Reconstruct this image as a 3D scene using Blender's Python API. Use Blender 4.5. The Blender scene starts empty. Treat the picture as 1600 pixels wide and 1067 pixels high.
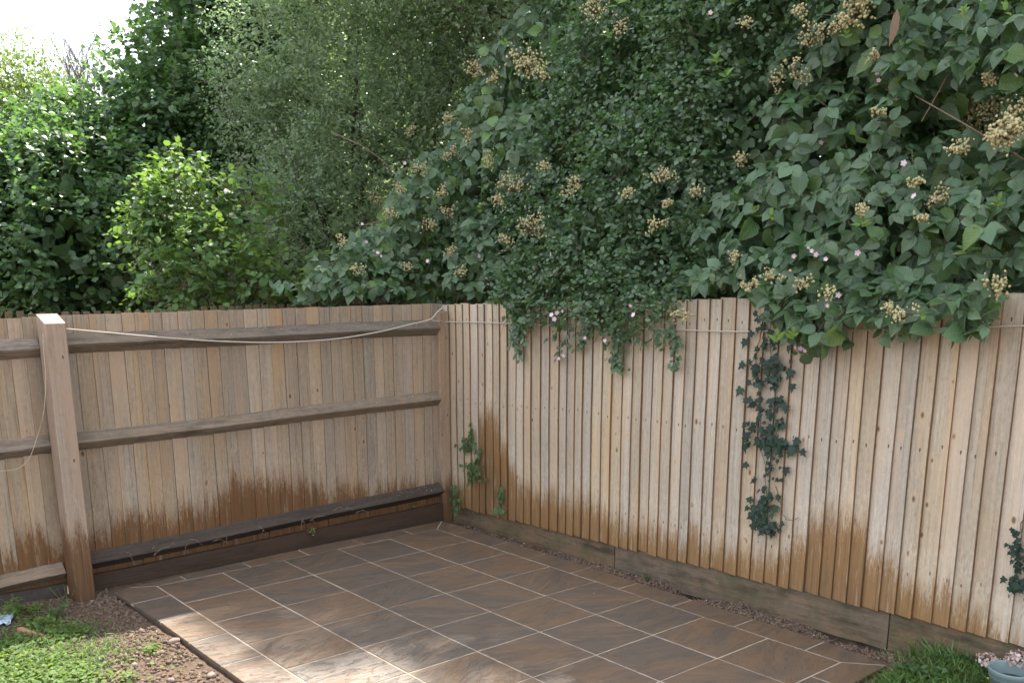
import bpy, math, random
import numpy as np
from mathutils import Matrix, Vector
random.seed(7)
rng = np.random.default_rng(11)
scene = bpy.context.scene
col = scene.collection

# ------------------------------------------------------------------ camera
W, H, F, PX, PY = 1600.0, 1067.0, 1479.0, 800.0, 788.3
CAM = np.array([-2.04704, -6.02919, 1.93506])
RM = np.array([[0.76338325, -0.64594406, -0.00151043],
               [-0.14886321, -0.17365171, -0.97349105],
               [0.62855847, 0.74337161, -0.22872012]])      # rows: right, down, forward
cd = bpy.data.cameras.new('camera')
cd.sensor_fit = 'HORIZONTAL'; cd.sensor_width = 36.0
cd.lens = 36.0 * F / W
cd.shift_y = (PY - H / 2) / W
cd.clip_start = 0.05; cd.clip_end = 500
cam = bpy.data.objects.new('camera', cd); col.objects.link(cam)
m = Matrix.Identity(4)
for i in range(3):
    m[i][0] = RM[0][i]; m[i][1] = -RM[1][i]; m[i][2] = -RM[2][i]; m[i][3] = CAM[i]
cam.matrix_world = m
scene.camera = cam

# ------------------------------------------------------------------ light
SUN_AZ, SUN_EL = math.radians(42), math.radians(54)
TOSUN = Vector((math.sin(SUN_AZ) * math.cos(SUN_EL), math.cos(SUN_AZ) * math.cos(SUN_EL), math.sin(SUN_EL)))
world = bpy.data.worlds.new('World'); scene.world = world; world.use_nodes = True
wn = world.node_tree.nodes; wl = world.node_tree.links
for n in list(wn): wn.remove(n)
wo = wn.new('ShaderNodeOutputWorld'); bg = wn.new('ShaderNodeBackground')
sky = wn.new('ShaderNodeTexSky'); sky.sky_type = 'NISHITA'; sky.sun_disc = False
sky.sun_elevation = SUN_EL; sky.sun_rotation = SUN_AZ
sky.air_density = 1.0; sky.dust_density = 2.5; sky.ozone_density = 1.0
tc = wn.new('ShaderNodeTexCoord'); cn = wn.new('ShaderNodeTexNoise')
cn.inputs['Scale'].default_value = 2.2; cn.inputs['Detail'].default_value = 3; cn.inputs['Roughness'].default_value = 0.6
cr = wn.new('ShaderNodeMapRange'); cr.inputs['From Min'].default_value = 0.35; cr.inputs['From Max'].default_value = 0.62
cr.inputs['To Min'].default_value = 0.35; cr.inputs['To Max'].default_value = 0.95
mixc = wn.new('ShaderNodeMix'); mixc.data_type = 'RGBA'
mixc.inputs['B'].default_value = (6.5, 6.9, 7.7, 1)          # thin bright cloud
wl.new(tc.outputs['Generated'], cn.inputs['Vector']); wl.new(cn.outputs['Fac'], cr.inputs['Value'])
wl.new(cr.outputs['Result'], mixc.inputs['Factor']); wl.new(sky.outputs['Color'], mixc.inputs['A'])
wl.new(mixc.outputs['Result'], bg.inputs['Color'])
bg.inputs['Strength'].default_value = 0.10
wl.new(bg.outputs['Background'], wo.inputs['Surface'])
sd = bpy.data.lights.new('sun', 'SUN'); sd.energy = 4.2; sd.angle = math.radians(1.2); sd.color = (1.0, 0.95, 0.86)
so = bpy.data.objects.new('sun', sd); col.objects.link(so)
so.rotation_euler = (-TOSUN).to_track_quat('-Z', 'Y').to_euler(); so.location = (6, 8, 14)
vs = scene.view_settings
vs.view_transform = 'Standard'; vs.look = 'None'; vs.gamma = 1.0; vs.exposure = 1.84; vs.use_curve_mapping = False
scene.cycles.max_bounces = 6; scene.cycles.transmission_bounces = 5; scene.cycles.diffuse_bounces = 5; scene.cycles.glossy_bounces = 2
scene.cycles.sample_clamp_indirect = 6; scene.cycles.adaptive_threshold = .025

# ------------------------------------------------------------------ helpers
def ray(x, y): return RM.T @ np.array([(x - PX) / F, (y - PY) / F, 1.0])
def atz(x, y, z=0.0): v = ray(x, y); return CAM + v * (z - CAM[2]) / v[2]
def atx(x, y, X): v = ray(x, y); return CAM + v * (X - CAM[0]) / v[0]
def aty(x, y, Y): v = ray(x, y); return CAM + v * (Y - CAM[1]) / v[1]
def atd(x, y, d): return CAM + ray(x, y) * d
def project(P):
    c = (np.asarray(P) - CAM) @ RM.T
    d = np.maximum(c[..., 2], 1e-3)
    return PX + F * c[..., 0] / d, PY + F * c[..., 1] / d, c[..., 2]
def unit(v): return v / np.maximum(np.linalg.norm(v, axis=-1, keepdims=True), 1e-9)
def rnd_unit(n): return unit(rng.normal(size=(n, 3)))

_perm = rng.permutation(256); _val = rng.random(256)
def vnoise(P):
    P = np.asarray(P, float); i = np.floor(P).astype(int); f = P - i; f = f * f * (3 - 2 * f)
    def h(a, b, c): return _val[_perm[(_perm[(_perm[a & 255] + b) & 255] + c) & 255]]
    out = 0
    for dx in (0, 1):
        for dy in (0, 1):
            for dz in (0, 1):
                w = (f[..., 0] if dx else 1 - f[..., 0]) * (f[..., 1] if dy else 1 - f[..., 1]) * (f[..., 2] if dz else 1 - f[..., 2])
                out = out + w * h(i[..., 0] + dx, i[..., 1] + dy, i[..., 2] + dz)
    return out
def fbm(P, o=4):
    s = 0; a = .5
    for k in range(o): s = s + a * vnoise(np.asarray(P) * 2 ** k + 17.3 * k); a *= .5
    return s

def mesh_np(name, V, Fc, mat=None, uv=None, rnd=None, smooth=False):
    me = bpy.data.meshes.new(name)
    V = np.ascontiguousarray(V, dtype=np.float32).reshape(-1, 3); Fc = np.ascontiguousarray(Fc, dtype=np.int32)
    k = Fc.shape[1]; nf = len(Fc)
    me.vertices.add(len(V)); me.vertices.foreach_set('co', V.ravel())
    me.loops.add(nf * k); me.loops.foreach_set('vertex_index', Fc.ravel())
    me.polygons.add(nf)
    me.polygons.foreach_set('loop_start', np.arange(0, nf * k, k, dtype=np.int32))
    if smooth: me.polygons.foreach_set('use_smooth', np.ones(nf, dtype=bool))
    if uv is not None:
        l = me.uv_layers.new(name='UVMap'); l.data.foreach_set('uv', np.ascontiguousarray(uv, dtype=np.float32).reshape(-1, 2)[Fc.ravel()].ravel())
    if rnd is not None:
        a = me.attributes.new('rnd', 'FLOAT', 'POINT'); a.data.foreach_set('value', np.ascontiguousarray(rnd, dtype=np.float32).ravel())
    me.update(calc_edges=True); me.validate()
    if mat: me.materials.append(mat)
    return me
def link(name, me, parent=None, matrix=None, loc=None):
    o = bpy.data.objects.new(name, me); col.objects.link(o)
    if parent is not None:
        o.parent = parent; o.matrix_parent_inverse = Matrix.Translation(-parent.location)
    if matrix is not None: o.matrix_basis = matrix
    if loc is not None: o.location = loc
    return o
def thing(name, label, cat, loc=(0, 0, 0), group=None):
    o = bpy.data.objects.new(name, None); col.objects.link(o); o.location = Vector([float(c) for c in loc]); o.empty_display_size = .1
    return tag(o, label, cat, group)
def tag(o, label, cat, group=None):
    o['label'] = label; o['category'] = cat
    if group: o['group'] = group
    return o

class MB:                                           # mesh builder, mixed polygons
    def __init__(s): s.v = []; s.f = []
    def add(s, v, f):
        b = len(s.v); s.v += [tuple(float(c) for c in p) for p in v]; s.f += [tuple(b + i for i in q) for q in f]
    def box(s, a, b):
        (x0, y0, z0), (x1, y1, z1) = a, b
        s.add([(x0, y0, z0), (x1, y0, z0), (x1, y1, z0), (x0, y1, z0), (x0, y0, z1), (x1, y0, z1), (x1, y1, z1), (x0, y1, z1)],
              [(0, 3, 2, 1), (4, 5, 6, 7), (0, 1, 5, 4), (1, 2, 6, 5), (2, 3, 7, 6), (3, 0, 4, 7)])
    def prism(s, poly, z0, z1, bev=0.0):            # polygon (counter-clockwise) extruded, optional top bevel
        n = len(poly); P = np.array(poly, float)
        rings = [(P, z0)]
        if bev:
            c = P.mean(0); Q = []
            for i in range(n):
                a = unit((P[i - 1] - P[i])[None])[0]; b = unit((P[(i + 1) % n] - P[i])[None])[0]
                h = a + b; cr_ = abs(a[0] * b[1] - a[1] * b[0]); Q.append(P[i] + h / max(cr_, .3) * bev)
            rings += [(P, z1 - bev), (np.array(Q), z1)]
        else: rings += [(P, z1)]
        v = [(p[0], p[1], z) for R_, z in rings for p in R_]; f = []
        for r in range(len(rings) - 1):
            for i in range(n): j = (i + 1) % n; f.append((r * n + i, r * n + j, (r + 1) * n + j, (r + 1) * n + i))
        f.append(tuple(range((len(rings) - 1) * n, len(rings) * n))); f.append(tuple(reversed(range(n))))
        s.add(v, f)
    def tube(s, pts, r, n=6, r1=None, cap=True):
        pts = np.array(pts, float); m_ = len(pts); T = unit(np.gradient(pts, axis=0)); up = np.array([.31, .17, .93])
        A = unit(np.cross(T, up)); B = np.cross(T, A); rr = np.linspace(r, r if r1 is None else r1, m_)
        v = []; f = []
        for i in range(m_):
            for k in range(n):
                a = 2 * math.pi * k / n; v.append(pts[i] + rr[i] * (A[i] * math.cos(a) + B[i] * math.sin(a)))
        for i in range(m_ - 1):
            for k in range(n): q = (k + 1) % n; f.append((i * n + k, i * n + q, (i + 1) * n + q, (i + 1) * n + k))
        if cap: f.append(tuple(reversed(range(n)))); f.append(tuple(range((m_ - 1) * n, m_ * n)))
        s.add(v, f)
    def mesh(s, name, mat, smooth=False):
        me = bpy.data.meshes.new(name); me.from_pydata(s.v, [], s.f); me.update()
        if mat: me.materials.append(mat)
        if smooth: me.polygons.foreach_set('use_smooth', [True] * len(me.polygons))
        return me

# ------------------------------------------------------------------ materials
def new_mat(name):
    mt = bpy.data.materials.new(name); mt.use_nodes = True; nt = mt.node_tree
    b = nt.nodes['Principled BSDF']; return mt, nt, nt.nodes, nt.links, b
def N(nt, t, **kw):
    n = nt.nodes.new(t)
    for k, v in kw.items():
        if k.startswith('_'): setattr(n, k[1:], v)
        else: n.inputs[k].default_value = v
    return n
def math_(nt, op, a, b=None, c=None, clamp=False):
    n = nt.nodes.new('ShaderNodeMath'); n.operation = op; n.use_clamp = clamp
    for i, q in enumerate((a, b, c)):
        if q is None: continue
        if isinstance(q, (int, float)): n.inputs[i].default_value = q
        else: nt.links.new(q, n.inputs[i])
    return n.outputs[0]
def mixrgb(nt, fac, a, b, mode='MIX'):
    n = nt.nodes.new('ShaderNodeMix'); n.data_type = 'RGBA'; n.blend_type = mode
    for s, q in (('Factor', fac), ('A', a), ('B', b)):
        if isinstance(q, (int, float)): n.inputs[s].default_value = q
        elif isinstance(q, tuple): n.inputs[s].default_value = (*q[:3], 1)
        else: nt.links.new(q, n.inputs[s])
    return n.outputs['Result']
def maprange(nt, v, a, b, c=0.0, d=1.0, smooth=False):
    n = nt.nodes.new('ShaderNodeMapRange'); nt.links.new(v, n.inputs['Value'])
    if smooth: n.interpolation_type = 'SMOOTHSTEP'
    for s, q in (('From Min', a), ('From Max', b), ('To Min', c), ('To Max', d)):
        if isinstance(q, (int, float)): n.inputs[s].default_value = q
        else: nt.links.new(q, n.inputs[s])
    return n.outputs['Result']
def coords(nt, kind='Object', scale=(1, 1, 1), rnd_off=True):
    t = nt.nodes.new('ShaderNodeTexCoord'); mp = nt.nodes.new('ShaderNodeMapping'); mp.inputs['Scale'].default_value = scale
    if rnd_off:
        oi = nt.nodes.new('ShaderNodeObjectInfo'); va = nt.nodes.new('ShaderNodeVectorMath'); va.operation = 'MULTIPLY_ADD'
        cb = nt.nodes.new('ShaderNodeCombineXYZ')
        for i in range(3): nt.links.new(oi.outputs['Random'], cb.inputs[i])
        nt.links.new(cb.outputs[0], va.inputs[0]); va.inputs[1].default_value = (37.1, 53.7, 71.3)
        nt.links.new(t.outputs[kind], va.inputs[2]); nt.links.new(va.outputs[0], mp.inputs['Vector'])
    else: nt.links.new(t.outputs[kind], mp.inputs['Vector'])
    return mp.outputs['Vector']
def noise(nt, vec, scale=1.0, detail=4, rough=.5, dist=0.0):
    n = N(nt, 'ShaderNodeTexNoise', Scale=scale, Detail=detail, Roughness=rough, Distortion=dist); nt.links.new(vec, n.inputs['Vector']); return n.outputs['Fac']
def bump(nt, h, strength, dist, b):
    n = N(nt, 'ShaderNodeBump', Strength=strength, Distance=dist); nt.links.new(h, n.inputs['Height']); nt.links.new(n.outputs['Normal'], b.inputs['Normal']); return n

def wood_mat(name, light, dark, stain=None, stain2=None, knots=1.0, axis='z', rough=.85, warmth=.25, algae=0.0, wear=0.0):
    mt, nt, ns, ls, b = new_mat(name)
    ex = {'z': lambda a, l: (a, a, l), 'x': lambda a, l: (l, a, a), 'y': lambda a, l: (a, l, a)}[axis]
    big = noise(nt, coords(nt, scale=ex(9, .8)), 1, 3, .5, .6)
    g1 = noise(nt, coords(nt, scale=ex(55, 1.3)), 1, 4, .6, .8)
    g2 = noise(nt, coords(nt, scale=ex(230, 3.2)), 1, 3, .65)
    g3 = noise(nt, coords(nt, scale=ex(95, 1.0)), 1, 2, .5, 1.2)
    oi = ns.new('ShaderNodeObjectInfo')
    gr = math_(nt, 'ADD', math_(nt, 'MULTIPLY', maprange(nt, g1, .3, .7), .6), math_(nt, 'MULTIPLY', maprange(nt, g2, .3, .7), .4))
    c = mixrgb(nt, math_(nt, 'MULTIPLY', gr, .85), light, dark)
    c = mixrgb(nt, math_(nt, 'MULTIPLY', maprange(nt, g3, .58, .70), .55), c, tuple(x * .62 for x in dark))
    sp_ = noise(nt, coords(nt, scale=ex(60, 26)), 1, 5, .7)
    c = mixrgb(nt, math_(nt, 'MULTIPLY', maprange(nt, sp_, .54, .74), .5), c, tuple(x * .55 for x in dark))
    c = mixrgb(nt, math_(nt, 'MULTIPLY', maprange(nt, sp_, .46, .30), .45), c, tuple(min(.8, x * 1.2) for x in light))
    wc = tuple(light[i] * (1.02, .82, .62)[i] for i in range(3))
    c = mixrgb(nt, math_(nt, 'MULTIPLY', maprange(nt, big, .42, .68), warmth * 2), c, wc)
    val = maprange(nt, oi.outputs['Random'], 0, 1, .84, 1.08)
    hs = N(nt, 'ShaderNodeHueSaturation'); ls.new(c, hs.inputs['Color']); ls.new(val, hs.inputs['Value'])
    ls.new(maprange(nt, math_(nt, 'FRACT', math_(nt, 'MULTIPLY', oi.outputs['Random'], 7.31)), 0, 1, .85, 1.15), hs.inputs['Saturation'])
    c = hs.outputs['Color']
    h = gr
    if knots:
        vo = N(nt, 'ShaderNodeTexVoronoi', Scale=1.0, Randomness=1.0); ls.new(coords(nt, scale=ex(13, 8.0)), vo.inputs['Vector'])
        sp = ns.new('ShaderNodeSeparateColor'); ls.new(vo.outputs['Color'], sp.inputs[0])
        on = math_(nt, 'GREATER_THAN', sp.outputs[0], .68)
        siz = maprange(nt, sp.outputs[1], 0, 1, .07, .20)
        k = math_(nt, 'MULTIPLY', maprange(nt, vo.outputs['Distance'], siz, math_(nt, 'MULTIPLY', siz, .45), 0, 1), on)
        ring = math_(nt, 'MULTIPLY', maprange(nt, vo.outputs['Distance'], math_(nt, 'MULTIPLY', siz, 2.6), siz, 0, 1), on)
        c = mixrgb(nt, math_(nt, 'MULTIPLY', ring, .4 * knots), c, wc)
        c = mixrgb(nt, math_(nt, 'MULTIPLY', k, .8 * knots), c, (.07, .045, .03))
        # nail heads in rows at the rails, with the odd run below
        t = ns.new('ShaderNodeTexCoord'); sx = ns.new('ShaderNodeSeparateXYZ'); ls.new(t.outputs['Object'], sx.inputs[0])
        dx = math_(nt, 'ABSOLUTE', math_(nt, 'SUBTRACT', sx.outputs[0], maprange(nt, oi.outputs['Random'], 0, 1, .005, .04)))
        for zz in (-.60, .06, .69):
            dz = math_(nt, 'SUBTRACT', sx.outputs[2], math_(nt, 'ADD', math_(nt, 'MULTIPLY', math_(nt, 'FRACT', math_(nt, 'MULTIPLY', oi.outputs['Random'], 13.7)), .03), zz))
            d = math_(nt, 'ADD', math_(nt, 'POWER', dx, 2.0), math_(nt, 'POWER', math_(nt, 'ABSOLUTE', math_(nt, 'MULTIPLY', dz, maprange(nt, dz, -.001, .001, .3, 1))), 2.0))
            c = mixrgb(nt, math_(nt, 'MULTIPLY', math_(nt, 'LESS_THAN', d, .0048 ** 2), .85), c, (.05, .04, .035))
    ro = None
    if stain:
        ge = ns.new('ShaderNodeNewGeometry'); sz = ns.new('ShaderNodeSeparateXYZ'); ls.new(ge.outputs['Position'], sz.inputs[0])
        at = ns.new('ShaderNodeAttribute'); at.attribute_type = 'OBJECT'; at.attribute_name = 'stain'
        st = noise(nt, coords(nt, scale=ex(26, 2.2)), 1, 4, .65, .3)
        fl = noise(nt, coords(nt, scale=ex(110, 24)), 1, 4, .7)
        e = math_(nt, 'ADD', math_(nt, 'SUBTRACT', at.outputs['Fac'], sz.outputs[2]), math_(nt, 'ADD', math_(nt, 'MULTIPLY_ADD', st, .46, -.23), math_(nt, 'MULTIPLY_ADD', fl, .50, -.25)))
        s = maprange(nt, e, -.11, .10, smooth=True)
        sc_ = mixrgb(nt, gr, stain, stain2)
        deep = maprange(nt, e, .02, .5)
        sc_ = mixrgb(nt, math_(nt, 'MULTIPLY', deep, .5), sc_, tuple(x * .55 for x in stain2))
        gs = noise(nt, coords(nt, scale=ex(34, 3.5)), 1, 4, .65)
        sc_ = mixrgb(nt, math_(nt, 'MULTIPLY', maprange(nt, gs, .56, .70), .6), sc_, (.085, .075, .035))
        sc_ = mixrgb(nt, math_(nt, 'MULTIPLY', maprange(nt, gs, .42, .30), .45), sc_, tuple(min(1, x * .8) for x in light))
        sc_ = mixrgb(nt, math_(nt, 'MULTIPLY', maprange(nt, g3, .56, .68), .5), sc_, tuple(x * .4 for x in stain2))
        # bleached, flaking band just above the damp edge
        band = math_(nt, 'MULTIPLY', maprange(nt, e, -.30, -.03), maprange(nt, fl, .45, .6))
        c = mixrgb(nt, math_(nt, 'MULTIPLY', band, .55), c, tuple(min(1, x * 1.25) for x in light))
        c = mixrgb(nt, math_(nt, 'MULTIPLY', s, .93), c, sc_)
        ro = math_(nt, 'MULTIPLY_ADD', s, -.22, rough)
    if algae:
        al = noise(nt, coords(nt, scale=(7, 7, 5)), 1, 4, .6)
        c = mixrgb(nt, math_(nt, 'MULTIPLY', maprange(nt, al, .45, .68), algae), c, (.06, .075, .035))
    if wear:
        we = noise(nt, coords(nt, scale=ex(14, 3)), 1, 5, .65)
        c = mixrgb(nt, math_(nt, 'MULTIPLY', maprange(nt, we, .5, .68), wear), c, tuple(x * .35 for x in dark))
    ls.new(c, b.inputs['Base Color'])
    if ro is not None: ls.new(ro, b.inputs['Roughness'])
    else: b.inputs['Roughness'].default_value = rough
    b.inputs['Specular IOR Level'].default_value = .25
    bump(nt, h, .35, .004, b)
    return mt

def leaf_mat(name, a, bcol, trans, rough=.42, spec=.5, veins=0.0, tfac=.38, back=None, spots=0.0):
    mt, nt, ns, ls, b = new_mat(name)
    at = ns.new('ShaderNodeAttribute'); at.attribute_name = 'rnd'; oi = ns.new('ShaderNodeObjectInfo')
    r = math_(nt, 'FRACT', math_(nt, 'ADD', at.outputs['Fac'], oi.outputs['Random']))
    c = mixrgb(nt, r, a, bcol)
    r2 = math_(nt, 'FRACT', math_(nt, 'MULTIPLY', r, 17.0))
    hs = N(nt, 'ShaderNodeHueSaturation'); ls.new(c, hs.inputs['Color']); ls.new(maprange(nt, r2, 0, 1, .62, 1.38), hs.inputs['Value'])
    ls.new(maprange(nt, math_(nt, 'FRACT', math_(nt, 'MULTIPLY', r, 41.0)), 0, 1, .472, .518), hs.inputs['Hue'])
    c = hs.outputs['Color']
    h = None
    if veins:
        uv = ns.new('ShaderNodeUVMap'); sp = ns.new('ShaderNodeSeparateXYZ'); ls.new(uv.outputs[0], sp.inputs[0])
        au = math_(nt, 'ABSOLUTE', sp.outputs[0])
        w = math_(nt, 'SINE', math_(nt, 'MULTIPLY', math_(nt, 'SUBTRACT', sp.outputs[1], math_(nt, 'MULTIPLY', au, .45)), 46.0))
        v = maprange(nt, w, .55, 1.0); mid = maprange(nt, au, .07, .0)
        v = math_(nt, 'MAXIMUM', math_(nt, 'MULTIPLY', v, .6), mid)
        c = mixrgb(nt, math_(nt, 'MULTIPLY', v, veins), c, tuple(min(1, x * 1.9 + .02) for x in bcol))
        h = math_(nt, 'ADD', math_(nt, 'MULTIPLY', w, -.5), math_(nt, 'MULTIPLY', mid, -1.2))
    if spots:
        no = noise(nt, coords(nt, scale=(60, 60, 60)), 1, 3)
        c = mixrgb(nt, math_(nt, 'MULTIPLY', maprange(nt, no, .64, .72), spots), c, (.16, .12, .04))
    if back:
        ge = ns.new('ShaderNodeNewGeometry'); c = mixrgb(nt, math_(nt, 'MULTIPLY', ge.outputs['Backfacing'], .7), c, back)
    ls.new(c, b.inputs['Base Color']); b.inputs['Roughness'].default_value = rough; b.inputs['Specular IOR Level'].default_value = spec
    if h is not None: bump(nt, h, .5, .002, b)
    tr = ns.new('ShaderNodeBsdfTranslucent'); ls.new(mixrgb(nt, .75, c, trans), tr.inputs['Color'])
    mx = ns.new('ShaderNodeMixShader'); mx.inputs[0].default_value = tfac
    ls.new(b.outputs[0], mx.inputs[1]); ls.new(tr.outputs[0], mx.inputs[2]); ls.new(mx.outputs[0], ns['Material Output'].inputs['Surface'])
    return mt
def plain_mat(name, a, b2=None, scale=30, rough=.7, bumpd=0.0, spec=.4):
    mt, nt, ns, ls, b = new_mat(name)
    n = noise(nt, coords(nt, scale=(scale,) * 3), 1, 5, .6)
    ls.new(mixrgb(nt, maprange(nt, n, .3, .7), a, b2 or tuple(x * .7 for x in a)), b.inputs['Base Color'])
    b.inputs['Roughness'].default_value = rough; b.inputs['Specular IOR Level'].default_value = spec
    if bumpd: bump(nt, n, .6, bumpd, b)
    return mt

M = {}
M['board_right'] = wood_mat('pale weathered boards', (.60, .515, .398), (.36, .288, .205), (.36, .195, .070), (.22, .115, .042), warmth=.28)
M['board_left'] = wood_mat('brown weathered boards', (.42, .335, .242), (.23, .172, .118), (.20, .088, .026), (.105, .043, .014), warmth=.35)
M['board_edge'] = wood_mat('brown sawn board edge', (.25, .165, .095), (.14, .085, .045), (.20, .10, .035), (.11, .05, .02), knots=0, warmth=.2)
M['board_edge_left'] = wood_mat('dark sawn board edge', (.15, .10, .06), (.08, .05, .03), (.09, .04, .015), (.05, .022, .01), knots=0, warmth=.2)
M['rail'] = wood_mat('grey rail timber', (.28, .232, .185), (.12, .092, .068), None, None, knots=0, axis='x', warmth=.2, algae=.25, wear=.55)
M['rail_low'] = wood_mat('dark damp rail timber', (.10, .08, .066), (.04, .03, .024), None, None, knots=0, axis='x', warmth=.1, wear=.4, rough=.7)
M['post'] = wood_mat('post timber', (.40, .30, .215), (.24, .17, .115), (.20, .095, .035), (.11, .05, .02), warmth=.3, wear=.25)
M['gravel_right'] = wood_mat('green damp gravel board', (.20, .150, .105), (.10, .075, .05), None, None, knots=0, axis='y', algae=.55, wear=.7)
M['gravel_left'] = wood_mat('dark red brown gravel board', (.075, .044, .025), (.038, .022, .013), None, None, knots=0, axis='x', rough=.7, wear=.3)
M['back_fence'] = wood_mat('back fence slats', (.15, .11, .065), (.07, .05, .03), None, None, knots=0)
M['bark'] = plain_mat('bark', (.11, .085, .06), (.05, .04, .03), 25, .9, .01)
M['twig'] = plain_mat('twig', (.20, .155, .11), (.10, .075, .05), 40, .8)
M['cane'] = plain_mat('bramble cane', (.15, .13, .07), (.13, .06, .04), 12, .6)
M['rope'] = plain_mat('rope', (.56, .50, .40), (.40, .35, .27), 150, .8, .002)
M['string'] = plain_mat('string', (.55, .45, .30), None, 90, .8)

# tiles
mt, nt, ns, ls, b = new_mat('riven stone tile')
o1 = coords(nt, scale=(1, 1, 1)); oi = ns.new('ShaderNodeObjectInfo')
vr = N(nt, 'ShaderNodeVectorRotate', _rotation_type='Z_AXIS'); ls.new(o1, vr.inputs['Vector'])
ls.new(maprange(nt, math_(nt, 'FRACT', math_(nt, 'MULTIPLY', oi.outputs['Random'], 5.7)), 0, 1, -.55, .75), vr.inputs['Angle'])
mp = N(nt, 'ShaderNodeMapping', Scale=(3.4, 13.0, 4)); ls.new(vr.outputs[0], mp.inputs['Vector'])
st = noise(nt, mp.outputs[0], 1.0, 8, .66, .5)
mp2 = N(nt, 'ShaderNodeMapping', Scale=(1.2, 3.2, 2)); ls.new(vr.outputs[0], mp2.inputs['Vector'])
lo = noise(nt, mp2.outputs[0], 1.6, 4, .55, .5)
fi = noise(nt, o1, 90, 4, .65)
rr = math_(nt, 'MULTIPLY_ADD', oi.outputs['Random'], .27, -.13)
c = mixrgb(nt, maprange(nt, math_(nt, 'ADD', lo, rr), .42, .62), (.104, .081, .062), (.150, .096, .058))
c = mixrgb(nt, maprange(nt, st, .50, .80), c, (.190, .116, .066))
c = mixrgb(nt, math_(nt, 'MULTIPLY', maprange(nt, st, .48, .24), .6), c, (.066, .054, .045))
c = mixrgb(nt, math_(nt, 'MULTIPLY', maprange(nt, fi, .5, .72), .35), c, (.20, .15, .11))
ls.new(c, b.inputs['Base Color'])
ls.new(maprange(nt, fi, .3, .7, .36, .55), b.inputs['Roughness']); b.inputs['Specular IOR Level'].default_value = .45
tr_ = math_(nt, 'MULTIPLY', st, 7.0); fl_ = math_(nt, 'FLOOR', tr_); fr_ = math_(nt, 'SUBTRACT', tr_, fl_)
ter = math_(nt, 'ADD', fl_, maprange(nt, fr_, .0, .22, smooth=True))
hh = math_(nt, 'ADD', math_(nt, 'MULTIPLY', ter, .7), math_(nt, 'ADD', math_(nt, 'MULTIPLY', st, 3.0), math_(nt, 'MULTIPLY', fi, .35)))
bump(nt, hh, .75, .0042, b)
M['tile'] = mt
M['grout'] = plain_mat('pale grout', (.50, .41, .31), (.27, .21, .155), 9, .95, .002)
M['slab_edge'] = plain_mat('mortar bed', (.12, .085, .06), (.06, .04, .03), 30, .95, .004)

# ground
mt, nt, ns, ls, b = new_mat('soil and turf')
v = coords(nt, scale=(1, 1, 1), rnd_off=False)
n1 = noise(nt, v, 26, 6, .65); n2 = noise(nt, v, 3.0, 4, .6); n3 = noise(nt, v, 130, 3, .6)
c = mixrgb(nt, maprange(nt, n1, .35, .65), (.074, .050, .034), (.140, .095, .066))
c = mixrgb(nt, math_(nt, 'MULTIPLY', maprange(nt, n3, .55, .7), .5), c, (.19, .14, .105))
c = mixrgb(nt, math_(nt, 'MULTIPLY', maprange(nt, n2, .55, .7), .35), c, (.06, .06, .03))
ls.new(c, b.inputs['Base Color']); b.inputs['Roughness'].default_value = .95; b.inputs['Specular IOR Level'].default_value = .15
bump(nt, math_(nt, 'ADD', n1, math_(nt, 'MULTIPLY', n3, .4)), .8, .012, b)
M['soil'] = mt
M['crumb'] = plain_mat('soil crumb', (.19, .130, .092), (.098, .065, .045), 60, .95, .002)
M['stone'] = plain_mat('pinkish stone', (.34, .25, .21), (.20, .14, .11), 30, .9, .003)
M['pale_stone'] = plain_mat('pale pink rubble', (.58, .43, .36), (.36, .23, .17), 45, .95, .006)
M['petal'] = plain_mat('fallen petals', (.72, .66, .60), (.55, .45, .40), 80, .8)
M['straw'] = plain_mat('dry stalk', (.40, .30, .19), (.25, .18, .11), 50, .85)

# ------------------------------------------------------------------ ground sheet
def ground_h(x, y):
    z = -.030 + .028 * (fbm(np.stack([x * 3, y * 3, 0 * x], -1), 4) - .47) + .016 * (fbm(np.stack([x * 17, y * 17, 0 * x + 5], -1), 3) - .45)
    inp = (x > -.22) & (x < 2.42) & (y < .15) & (y > -3.75)
    z = np.where(inp, -.07, z)
    tr = np.clip((x - 2.40) / .10, 0, 1) * np.clip((.45 - y) / .1, 0, 1)          # strip between the paving and the fence
    rise = np.clip(-y / 4.2, 0, 1.1)
    zt = -.055 + .070 * rise + .055 * (fbm(np.stack([x * 11, y * 11, 0 * x], -1), 4) - .47)
    hole = np.exp(-((y + 3.45) / .28) ** 2) * .06 + np.exp(-((y + 2.32) / .16) ** 2) * .05
    zt = zt - hole * np.clip((x - 2.43) / .08, 0, 1)
    z = z * (1 - tr) + zt * tr
    near = np.clip((-3.78 - y) / .15, 0, 1) * np.clip((x - 1.0) / .5, 0, 1)
    z = z + near * .035
    left = np.clip((-.35 - x) / .5, 0, 1); z = z + left * .025
    return z
def axis_grid(a, b, fa, fb, fine, coarse):
    return np.unique(np.round(np.concatenate([np.arange(a, fa, coarse), np.arange(fa, fb, fine), np.arange(fb, b + coarse, coarse)]), 4))
gx = np.concatenate([np.arange(-60, -3, 3.0), np.arange(-3, -1.6, .1), np.arange(-1.6, -.18, .02), np.arange(-.18, 2.38, .2), np.arange(2.38, 2.9, .02), np.arange(2.9, 6, .3), np.arange(6, 61, 3.0)])
gy = np.concatenate([np.arange(-60, -7, 3.0), np.arange(-7, -4.8, .1), np.arange(-4.8, .5, .02), np.arange(.5, 4, .25), np.arange(4, 61, 3.0)])
GX, GY = np.meshgrid(gx, gy); GZ = ground_h(GX, GY)
nx, ny = len(gx), len(gy)
idx = np.arange(nx * ny).reshape(ny, nx)
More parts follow.
